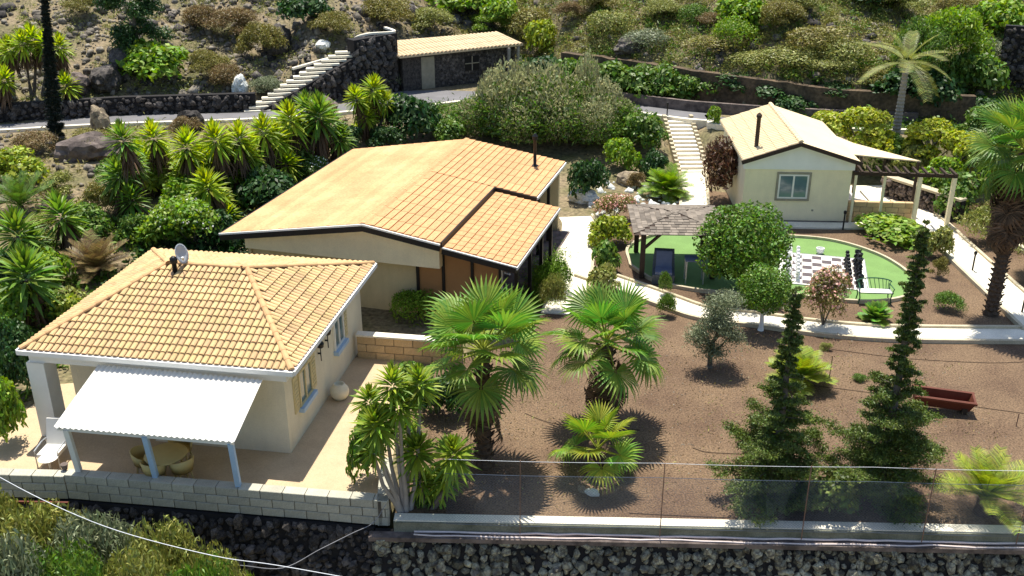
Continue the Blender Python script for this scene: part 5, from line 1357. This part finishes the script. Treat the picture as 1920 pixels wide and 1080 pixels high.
# ------------------------------------------------------------------ loose rocks
def rubble(name, n, region, smin, smax, mk, seed, zoff=-.1, clumps=0):
    r = random.Random(seed); V, F = [], []; pr = [np.array(stone_mesh('s', None, i)[0].v) for i in range(6)]; fc = np.array(stone_mesh('s', None, 0)[0].f)
    k = 0; cs = [region(r) for _ in range(clumps)] if clumps else None
    while k < n:
        if cs:
            c = r.choice(cs); x, y = c[0] + r.gauss(0, 1.3), c[1] + r.gauss(0, 1.3)
        else: x, y = region(r)
        s = smin * (smax / smin) ** (r.random() ** 2.2)
        a, b_ = r.uniform(0, 6), r.uniform(0, 6)
        Rm = np.array(Matrix.Rotation(a, 3, 'Z') @ Matrix.Rotation(b_, 3, 'X'))
        V.append((pr[k % 6] * [s * r.uniform(.8, 1.5), s * r.uniform(.8, 1.3), s * .8]) @ Rm.T + [x, y, ground_z(x, y) + s * .05]); F.append(fc + 12 * k); k += 1
    o = link(name, np_mesh(name, np.concatenate(V), np.concatenate(F), M[mk]), kind='stuff'); return o
def hill_pt(r):
    x = r.uniform(-42, 45); return x, lerp_pts(HILL, x) + r.uniform(.3, 24)
def hill_left(r):
    x = r.uniform(-30, -4); return x, lerp_pts(HILL, x) + r.uniform(.3, 16)
def bank_left(r):
    x = r.uniform(-30, -9); y = r.uniform(36, lerp_pts(ROAD_NEAR, x) - .8); return x, y
rubble('hillside_rubble', 3600, hill_pt, .12, .75, 'rubble', 1)
rubble('hillside_rubble', 1500, hill_pt, .2, 1.2, 'lava_st', 2, clumps=90)
rubble('hillside_rubble', 3600, hill_left, .12, .6, 'rubble', 3)
rubble('bank_rubble', 900, bank_left, .1, .6, 'rubble', 4)
rubble('gravel_bits', 2600, lambda r: (r.uniform(-2.5, 14), r.uniform(20.9, 29.5)), .02, .055, 'rubble', 5)
rubble('bed_rocks', 160, lambda r: (r.uniform(3.6, 8.2), r.uniform(42.5, 47.5)), .15, .5, 'quartz', 6)
def tufts(name, n, region, mk, seed, l=.35, w_=.05, per=14):
    rs = np.random.RandomState(seed); r = random.Random(seed); P = []
    for i in range(n):
        x, y = region(r); s = r.uniform(.5, 1.5); q = rs.normal(0, .22 * s, (per, 3)); q[:, 2] = np.abs(q[:, 2]) * .8; P.append(q + [x, y, ground_z(x, y)])
    P = np.concatenate(P); v, f = leaves(rs, P, np.tile([0, 0, .6], (len(P), 1)), l, w_, 1.0)
    return link(name, np_mesh(name, v, f, M[mk]), kind='stuff')
tufts('dry_scrub', 3000, hill_pt, 'sage', 1, .17, .045, 46)
tufts('dry_scrub', 2600, lambda r: (lambda x: (x, lerp_pts(HILL, x) + r.uniform(.3, 24)))(r.uniform(-5, 44)), 'olivebrown', 2, .17, .05, 46)
tufts('dry_scrub', 2200, lambda r: (lambda x: (x, lerp_pts(HILL, x) + r.uniform(.3, 20)))(r.uniform(0, 40)), 'sage', 41, .17, .05, 50)
tufts('green_scrub', 1300, lambda r: (lambda x: (x, lerp_pts(HILL, x) + r.uniform(.3, 22)))(r.uniform(-2, 42)), 'mid', 3, .28, .08, 30)
tufts('bank_scrub', 500, bank_left, 'olivebrown', 4, .25, .05, 16)
tufts('bank_grass', 260, lambda r: (lambda x: (x, lerp_pts(ROAD_NEAR, x) - r.uniform(.4, 3)))(r.uniform(-8, 8)), 'mid', 5, .25, .06, 24)
def lawn_pt(r):
    i = r.random(); j = r.random(); p = lp_[0].lerp(lp_[1], i); q = lp_[4].lerp(lp_[2], i); s = p.lerp(q, j); return s.x, s.y
tufts('lawn_grass', 500, lawn_pt, 'grass', 31, .09, .03, 16)
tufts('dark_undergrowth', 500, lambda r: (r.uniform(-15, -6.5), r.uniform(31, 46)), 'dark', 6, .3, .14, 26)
tufts('side_undergrowth', 220, lambda r: (r.uniform(-22, -14.3), r.uniform(24, 40)), 'mid', 7, .3, .12, 26)
tufts('grove_undergrowth', 350, lambda r: (r.uniform(14, 30), r.uniform(49, 57)), 'mid', 8, .3, .12, 26)
tufts('side_grass', 300, lambda r: (r.uniform(20.5, 27), r.uniform(36, 48)), 'sage', 9, .25, .05, 26)

def boulder(px, py, s, mk, label, sq=(1, 1, 1), zoff=.2, seed=1):
    b = hit(px, py); r = random.Random(seed); nr = Vector((seed * 3.1, 0, 0))
    import bmesh
    bm = bmesh.new(); bmesh.ops.create_icosphere(bm, subdivisions=3, radius=1)
    for v in bm.verts:
        k = 1 + .35 * noise.noise(v.co * 1.1 + nr) + .2 * noise.noise(v.co * 2.7 + nr) + .1 * noise.noise(v.co * 6 + nr); v.co = Vector((v.co.x * sq[0], v.co.y * sq[1], v.co.z * sq[2])) * k
    me = bpy.data.meshes.new('boulder'); bm.to_mesh(me); bm.free(); me.materials.append(M[mk])
    T(link('boulder', me, loc=(b.x, b.y, b.z + s * zoff), rot=r.uniform(0, 6), scale=s), label, 'boulder')
boulder(190, 246, .62, 'tanrock', 'upright sunlit tan boulder on the road edge right of cypress', (.8, .7, 1.25), .8, 2)
boulder(360, 246, .75, 'lava', 'dark rough boulder standing on the road edge', (1, .8, 1), .5, 3)
boulder(452, 182, .68, 'quartz', 'white pale boulder among shrubs behind the lava wall', (.95, .6, 1.0), .9, 4)
boulder(170, 292, 1.1, 'greyrock', 'wide brown boulder below the sunlit road edge rock', (1.3, .9, .7), .3, 5)
boulder(200, 162, 1.0, 'lava', 'dark boulder left of the wide green shrub', (1.3, .8, .8), .4, 6)
boulder(150, 168, .8, 'greyrock', 'grey boulder just right of the short yucca', (1.2, .8, .8), .4, 7)
boulder(606, 92, .5, 'quartz', 'pale rock left of the winding white coping', (1.5, .8, .6), .3, 8)
boulder(600, 210, .8, 'greyrock', 'purple brown boulder at the bank wall foot', (1.3, .8, .8), .3, 9)
boulder(1095, 378, .55, 'quartz', 'white rock beside the pink oleander by the house', (1.2, .9, .8), .3, 10)
boulder(1180, 345, .6, 'tanrock', 'tan rock behind the pink oleander', (1.3, .9, .7), .3, 11)
boulder(240, 125, .9, 'lava', 'black boulder under the dark pine shadow', (1.2, .9, .8), .4, 12)
boulder(520, 95, .9, 'lava', 'dark outcrop left of the coping start', (1.3, .9, 1.1), .5, 13)
boulder(1180, 95, .8, 'lava', 'dark outcrop among cushions right of the hill centre', (1.4, .9, .7), .3, 14)
tufts('leaf_litter', 420, lambda r: (r.uniform(-2.5, 14), r.uniform(20.9, 30)), 'dry', 21, .07, .03, 7)
tufts('gravel_weeds', 60, lambda r: (r.uniform(-2.5, 14), r.uniform(20.9, 30)), 'sage', 22, .12, .02, 9)
boulder(1110, 930, .14, 'quartz', 'small grey stone in the low fan palm shadow', (1.4, .9, .7), .4, 15)
boulder(1092, 922, .11, 'tanrock', 'smaller tan stone next to the shadowed grey stone', (1.4, .9, .7), .4, 16)
poly_wall(['black lava wall in the upper right corner above the grove'], [hit(1862, 170).xy, hit(1960, 190).xy], 3.2, 6.4, .4, 'lava', 60)

# ------------------------------------------------------------------ gazebo and garden furniture
gz = root('shingle_gazebo', 'small gazebo with weathered grey shingle roof on dark posts', 'gazebo', (6.4, 36.75, 0), R(-2))
gE, gR_ = 1.92, 2.24
hx, hy = 1.75, 1.75
cor = [(-hx, -hy, gE), (hx, -hy, gE), (hx, hy, gE), (-hx, hy, gE)]; apx = (0, .0, gR_)
MB().add(cor + [apx], [(0, 1, 4), (1, 2, 4), (2, 3, 4), (3, 0, 4), (3, 2, 1, 0)]).build('roof', M['darkwood'], gz)
rows = 9
for side in range(4):
    Rz = Matrix.Rotation(side * math.pi / 2, 4, 'Z')
    for j in range(rows):
        t0, t1 = j / rows, (j + 1.25) / rows; t1 = min(t1, .99); hw0 = hx * (1 - t0); x = -hw0 + .0
        while x < hw0 - .08:
            w_ = RNG.uniform(.2, .34) if side in (0, 3) else .5; x1 = min(hw0, x + w_)
            zl = gE + (gR_ - gE) * t0; zh = gE + (gR_ - gE) * t1; yl, yh = -hy * (1 - t0), -hy * (1 - t1); hw1 = hx * (1 - t1)
            xa, xb = x + .006, x1 - .006; xc, xd = max(-hw1, min(hw1, xa)), max(-hw1, min(hw1, xb))
            if xd - xc > .02 and (side in (0, 3) or True):
                lift = RNG.uniform(.03, .045)
                mb = MB().add([Rz @ Vector(p) for p in ((xa, yl - .02, zl + lift), (xb, yl - .02, zl + lift), (xd, yh, zh + .012), (xc, yh, zh + .012), (xa, yl - .02, zl + .008), (xb, yl - .02, zl + .008))], [(0, 1, 2, 3), (4, 5, 1, 0)])
                mb.build('shingle', M['shingle'], gz)
            x = x1
for s1, s2 in ((-1, -1), (1, -1), (1, 1), (-1, 1)):
    MB().box(s1 * 1.35 - .09, s1 * 1.35 + .09, s2 * 1.35 - .09, s2 * 1.35 + .09, .03, 1.99).build('post', M['darkwood'], gz)
    MB().bar((s1 * 1.35, s2 * 1.35, 1.2), (s1 * .65, s2 * 1.35, 1.88), .1).build('brace', M['darkwood'], gz)
for s in (-1, 1): MB().box(-1.7, 1.7, s * 1.35 - .06, s * 1.35 + .06, 1.86, 1.915).build('beam', M['darkwood'], gz)
wl = root('wicker_lounger', 'grey wicker daybed with blue cushion under the gazebo', 'lounger', G(1243, 532, .03), R(-8))
MB().box(-.42, .42, -.1, .95, 0, .38).build('wicker_base', M['wicker'], wl)
MB().hexa([(-.42, .6, .38), (.42, .6, .38), (.42, 1.0, .38), (-.42, 1.0, .38)], [(-.38, .85, 1.05), (.38, .85, 1.05), (.38, 1.05, 1.05), (-.38, 1.05, 1.05)]).build('backrest', M['wicker'], wl)
MB().hexa([(-.32, -.05, .383), (.32, -.05, .383), (.32, .58, .383), (-.32, .58, .383)], [(-.32, -.05, .48), (.32, -.05, .48), (.32, .58, .48), (-.32, .58, .48)]).build('cushion', M['cushion'], wl)
MB().hexa([(-.3, .52, .48), (.3, .52, .48), (.3, .62, .46), (-.3, .62, .46)], [(-.3, .78, 1.03), (.3, .78, 1.03), (.3, .84, 1.02), (-.3, .84, 1.02)]).build('back_cushion', M['cushion'], wl)
ct = root('garden_counter', 'tall blue grey garden table beside the large round tree', 'table', G(1300, 528, .03), R(-4))
MB().box(-.38, .38, -.3, .3, .92, .97).build('table_top', M['cushion'], ct)
for a_ in (-.33, .33):
    for b_ in (-.25, .25): MB().box(a_ - .025, a_ + .025, b_ - .025, b_ + .025, 0, .92).build('leg', M['metal'], ct)

# chess board and pieces
c0, c1_ = G(1461, 472, .035), G(1614, 486, .035)
ex = (c1_ - c0).normalized(); ey = Vector((ex.y, -ex.x, 0)); bs = 3.35
bl_ = c0 + ey * bs; ba = math.atan2(ex.y, ex.x)
cb = root('chess_board', 'giant white and grey garden chess board on green turf', 'chess board', (bl_.x, bl_.y, .034), ba)
MB().box(0, bs, 0, bs, 0, .012).build('board', M['sheet'], cb)
for p in ((0, 0, bs, .03), (0, bs - .03, bs, bs), (0, .03, .03, bs - .03), (bs - .03, .03, bs, bs - .03)): MB().box(p[0], p[2], p[1], p[3], .0125, .03).build('edge', M['metal'], cb)
sq = (bs - .3) / 8; sqm = MB().box(0, sq - .012, 0, sq - .012, 0, .004).data('square', M['square'])
for i in range(8):
    for j in range(8):
        if (i + j) % 2 == 0: link('square', sqm, cb, (.15 + i * sq, .15 + j * sq, .0125))
PRF = {
 'pawn': [(.13, 0), (.13, .04), (.08, .08), (.05, .2), (.07, .24), (.045, .26), (.085, .33), (.06, .4), (.0, .42)],
 'rook': [(.15, 0), (.15, .05), (.09, .1), (.075, .32), (.11, .36), (.11, .46), (.07, .46), (.07, .42)],
 'bishop': [(.15, 0), (.15, .05), (.09, .1), (.05, .38), (.1, .41), (.06, .43), (.09, .5), (.05, .58), (.02, .62), (.0, .64)],
 'queen': [(.17, 0), (.17, .05), (.1, .11), (.06, .48), (.11, .51), (.07, .54), (.12, .68), (.06, .68), (.03, .72), (.0, .74)],
 'king': [(.17, 0), (.17, .05), (.1, .11), (.065, .54), (.12, .57), (.08, .6), (.11, .74), (.05, .78), (.0, .79)]}
def piece(kind, col, i, j, label, group=None, lying=None):
    x, y = .15 + (i + .5) * sq, .15 + (j + .5) * sq
    p = world(cb, (x, y, .018)); m_ = M['chessw' if col == 'white' else 'chessb']
    if kind == 'knight':
        mb = MB().lathe([(.15, 0), (.15, .05), (.09, .1), (.08, .2)], 14); s = 1 if col == 'white' else -1
        mb.hexa([(-.07, -.045, .19), (.07, -.045, .19), (.07, .045, .19), (-.07, .045, .19)], [(-.02, -.04, .45), (.09, -.04, .45), (.09, .04, .45), (-.02, .04, .45)])
        mb.hexa([(-.03, -.04, .36), (.16 , -.03, .30), (.16, .03, .30), (-.03, .04, .36)], [(-.02, -.035, .47), (.15, -.025, .40), (.15, .025, .40), (-.02, .035, .47)])
        mb.hexa([(-.02, -.03, .45), (.03, -.03, .45), (.03, .03, .45), (-.02, .03, .45)], [(0, -.01, .53), (.015, -.01, .53), (.015, .01, .53), (0, .01, .53)])
        rz = 0 if col == 'white' else math.pi
    else:
        mb = MB().lathe(PRF[kind], 14); rz = 0
        if kind == 'king': mb.box(-.015, .015, -.015, .015, .78, .92).box(-.05, .05, -.014, .014, .83, .86)
    o = mb.build(kind, m_, loc=p, rot=ba + rz)
    o.name = 'chess_' + kind
    o.scale = (1.0, 1.0, 1.05)
    return T(o, label, 'chess piece', group)
order = ['rook', 'knight', 'bishop', 'queen', 'king', 'bishop', 'knight', 'rook']
for j, k_ in enumerate(order):
    far_ = 'far' if j > 3 else 'near'
    for col, i in (('white', 0), ('black', 7)):
        side = 'left' if col == 'white' else 'right'
        lb = f'{col} chess {k_} on the {side} edge of giant board' if k_ in ('queen', 'king') else f'{col} chess {k_} towards the {far_} {side} corner of giant board'
        piece(k_, col, i, j, lb)
for j in range(8):
    od = ('nearest', 'second', 'third', 'fourth', 'fifth', 'sixth', 'seventh', 'farthest')[j]
    for cl_, i_ in (('black', 6), ('white', 1)):
        piece('pawn', cl_, i_, j, f'{cl_} chess pawn, {od} of its row' + (' to the garden path' if j in (0, 7) else ' counted from the path side') + f' on the chess board', f'{cl_} chess pawns')
p = G(1537, 476, .03); T(MB().lathe([(.0, 0), (.1, 0), (.16, .1), (.17, .26), (.15, .26), (.14, .12), (.0, .06)], 14).build('garden_pot', M['chessw'], loc=p), 'small white pot on turf behind the chess board', 'pot')

# iron bench
bn = root('iron_bench', 'curved green iron garden bench on the turf near the board', 'bench', G(1637, 566, .03), R(176))
j = MB(); 
MB().add([(-.6, -.2, .42), (.6, -.2, .42), (.6, .2, .42), (-.6, .2, .42), (-.6, -.2, .45), (.6, -.2, .45), (.6, .2, .45), (-.6, .2, .45)], [(0,3,2,1),(4,5,6,7),(0,1,5,4),(1,2,6,5),(2,3,7,6),(3,0,4,7)]).build('seat', M['sheet'], bn)
for a_ in (-.58, .58):
    for b_ in (-.18, .18): MB().tube([(a_, b_, 0), (a_ * .94, b_, .22), (a_, b_, .42)], .022, 6).build('leg', M['greeniron'], bn)
    MB().tube([(a_, .2, .45), (a_ * 1.05, .24, .62), (a_ * .95, -.2, .66), (a_, -.2, .45)], .018, 6).build('armrest', M['greeniron'], bn)
bk = [( .62 * math.cos(R(t)), -.2 - .12 * math.sin(R(t)) , .72 + .1 * math.sin(R(t))) for t in range(0, 181, 15)]
bb = MB().tube(bk, .022, 6)
MB_b = bb.build('backrest', M['greeniron'], bn)
for t in range(15, 180, 15): MB().tube([(.62 * math.cos(R(t)), -.2 - .12 * math.sin(R(t)), .72 + .1 * math.sin(R(t))), (.56 * math.cos(R(t + 8)), -.19, .45)], .012, 5).build('spindle', M['greeniron'], bn)
MB().bar((-.62, .2, .43), (.62, .2, .43), .03).build('front_rail', M['greeniron'], bn)

# terracotta trough with a rim in the same clay
tr = root('planter_trough', 'long red terracotta trough leaning on the gravel by conifer', 'planter', G(1762, 768, 0), R(-9))
L_, D_ = .78, .15
mb = MB()
o0 = [(-L_, -D_, 0), (L_, -D_, 0), (L_, D_, 0), (-L_, D_, 0)]; o1 = [(-L_ - .08, -D_ - .08, .42), (L_ + .08, -D_ - .08, .42), (L_ + .08, D_ + .08, .42), (-L_ - .08, D_ + .08, .42)]
i1 = [(p[0] * .93, p[1] * .82, .42) for p in o1]; i0 = [(p[0] * .93, p[1] * .8, .12) for p in o0]
mb.add(o0 + o1 + i1 + i0, [(3, 2, 1, 0), (0,1,5,4), (1,2,6,5), (2,3,7,6), (3,0,4,7), (4,5,9,8), (5,6,10,9), (6,7,11,10), (7,4,8,11), (8,9,13,12), (9,10,14,13), (10,11,15,14), (11,8,12,15), (12,13,14,15)])
tb_ = mb.build('trough', M['terracotta'], tr, loc=(0, 0, .17), rot=(R(14), R(4), 0))
MB().bar((-L_ - .1, -D_ - .09, .38), (L_ + .1, -D_ - .09, .38), .04, .07).bar((-L_ - .1, D_ + .09, .38), (L_ + .1, D_ + .09, .38), .04, .07).build('rim', M['terracotta'], tr, loc=(0, 0, .17), rot=(R(14), R(4), 0))
MB().box(-.7, -.55, -.22, .22, 0, .2).box(.55, .7, -.22, .22, 0, .2).build('support', M['darkwood'], tr)

# small path lights and stakes
for i, (x, y, lb) in enumerate(((1580, 432, 'short dark path light in front of the cottage plinth'), (1822, 512, 'short dark path light beside the right path'), (1915, 590, 'short dark path light at the right picture edge'), (1250, 226, 'short dark post at the top of the stairs'))):
    b = hit(x, y); o = MB().tube([(0, 0, 0), (0, 0, .75)], .035, 8).lathe([(.05, .72), (.07, .8), (.05, .86), (.01, .88)], 10).build('path_light', M['blackwood'], loc=b); T(o, lb, 'path light', 'path lights')
for x, y, h, lb in ((1553, 720, .95, 'thin rusty stake on gravel right of the left conifer'), (1905, 800, .4, 'short stake on gravel above the date palm')):
    T(MB().tube([(0, 0, -.05), (.03, .05, h)], .015, 6).build('garden_stake', M['rust'], loc=G(x, y)), lb, 'stake')
# irrigation hoses on the gravel
def hose(pts, r_, mk, name, label, z=.02, n=6):
    c = curve_pts([G(x, y, z) for x, y in pts], n)
    T(MB().tube(c, r_, 5, False).build(name, M[mk]), label, 'hose')
hose([(985, 775), (1030, 792), (1100, 800), (1200, 806)], .008, 'darkwood', 'irrigation_hose', 'dark irrigation hose behind the low fan palm')
hose([(1300, 840), (1330, 848), (1420, 852), (1520, 855)], .008, 'darkwood', 'irrigation_hose', 'dark irrigation hose crossing gravel left of conifers')
hose([(1520, 722), (1600, 732), (1700, 745), (1920, 775)], .008, 'darkwood', 'irrigation_hose', 'dark irrigation hose passing the terracotta trough')
hose([(1560, 655), (1700, 672), (1850, 680), (1930, 678)], .008, 'darkwood', 'irrigation_hose', 'dark irrigation hose just below the curved path')
hose([(1180, 962), (1300, 968), (1420, 972)], .008, 'darkwood', 'irrigation_hose', 'dark irrigation hose beside the garden edge beam')
T(MB().bar(at(30, 941, 20.6), at(128, 943, 20.4), .05).build('red_plank', M['terracotta']), 'thin red plank below the left end of the patio parapet', 'plank')
# overhead cables at the lower left
def cable(pts, r_, mk, label, n=6): T(MB().tube(curve_pts(pts, n), r_, 6, False).build('overhead_cable', M[mk], smooth=True), label, 'cable')
cable([at(-60, 862, 17.5), at(80, 937, 17.0), at(220, 995, 16.8), at(400, 1042, 16.5), at(520, 1060, 16.3), at(700, 1092, 16)], .008, 'cable', 'thick white cable sagging across the lower left corner')
cable([at(450, 1060, 18.6), at(530, 1065, 19), at(600, 1030, 19.4), at(660, 1000, 19.8), at(700, 980, 20.0), at(724, 945, 20.2)], .009, 'cable2', 'thin grey cable hanging from patio wall corner')

# ------------------------------------------------------------------ chain link fence
fy = lambda x: 20.02 - (x + 2.1) * .0335
fn = root('wire_fence', 'chain link fence with thin rusty posts along the garden edge', 'fence', (-1.5, fy(-1.5), 0))
X0, X1 = -1.6, 13.4; FH, FT = 1.55, 1.95
for px in (975, 1237, 1500, 1722, 1895):
    g = G(px, 1004, -.12); x = g.x
    MB().tube([(x + 1.5, fy(x) - .1 - fy(-1.5), -.15), (x + 1.5, fy(x) - .1 - fy(-1.5), FT)], .013, 6).build('post', M['rust'], fn)
for z_, r_ in ((FT, .005), (FH, .006), (.1, .005)):
    c = []
    for i in range(31):
        x = X0 + (X1 - X0) * i / 30; c.append((x + 1.5, fy(x) - .1 - fy(-1.5), z_ - .03 * math.sin(math.pi * ((i * 3) % 30) / 30)))
    MB().tube(c, r_, 5, False).build('tension_wire', M['cable'] if z_ == FT else M['mesh'], fn)
mv, mf = [], []; n0 = 0; hgt = FH - .08; r_ = .0015
def wire(xa, za, xb, zb):
    ya, yb = fy(xa) - .1 - fy(-1.5), fy(xb) - .1 - fy(-1.5); k = len(mv); dx, dz = xb - xa, zb - za; l = math.hypot(dx, dz); nx, nz = -dz / l * r_, dx / l * r_
    mv.extend([(xa + 1.5 - nx, ya, za - nz), (xa + 1.5 + nx, ya, za + nz), (xa + 1.5, ya - r_ * 1.6, za), (xb + 1.5 - nx, yb, zb - nz), (xb + 1.5 + nx, yb, zb + nz), (xb + 1.5, yb - r_ * 1.6, zb)])
    mf.extend([(k, k+1, k+4, k+3), (k+1, k+2, k+5, k+4), (k+2, k, k+3, k+5)])
x = X0 - hgt
while x < X1:
    for s in (1, -1):
        xa, xb = (x, x + hgt) if s == 1 else (x + hgt, x)
        za, zb = .08, .08 + hgt
        # clip to the fence ends
        pa, pb = (xa, za), (xb, zb)
        def clip(p, q, X):
            t = (X - p[0]) / (q[0] - p[0]); return (X, p[1] + (q[1] - p[1]) * t)
        if min(xa, xb) < X0:
            if max(xa, xb) <= X0: continue
            if pa[0] < X0: pa = clip(pa, pb, X0)
            else: pb = clip(pa, pb, X0)
        if max(pa[0], pb[0]) > X1:
            if min(pa[0], pb[0]) >= X1: continue
            if pa[0] > X1: pa = clip(pa, pb, X1)
            else: pb = clip(pa, pb, X1)
        wire(pa[0], pa[1], pb[0], pb[1])
    x += .075
MB().add(mv, mf).build('chain_link_mesh', M['mesh'], fn, kind='stuff')
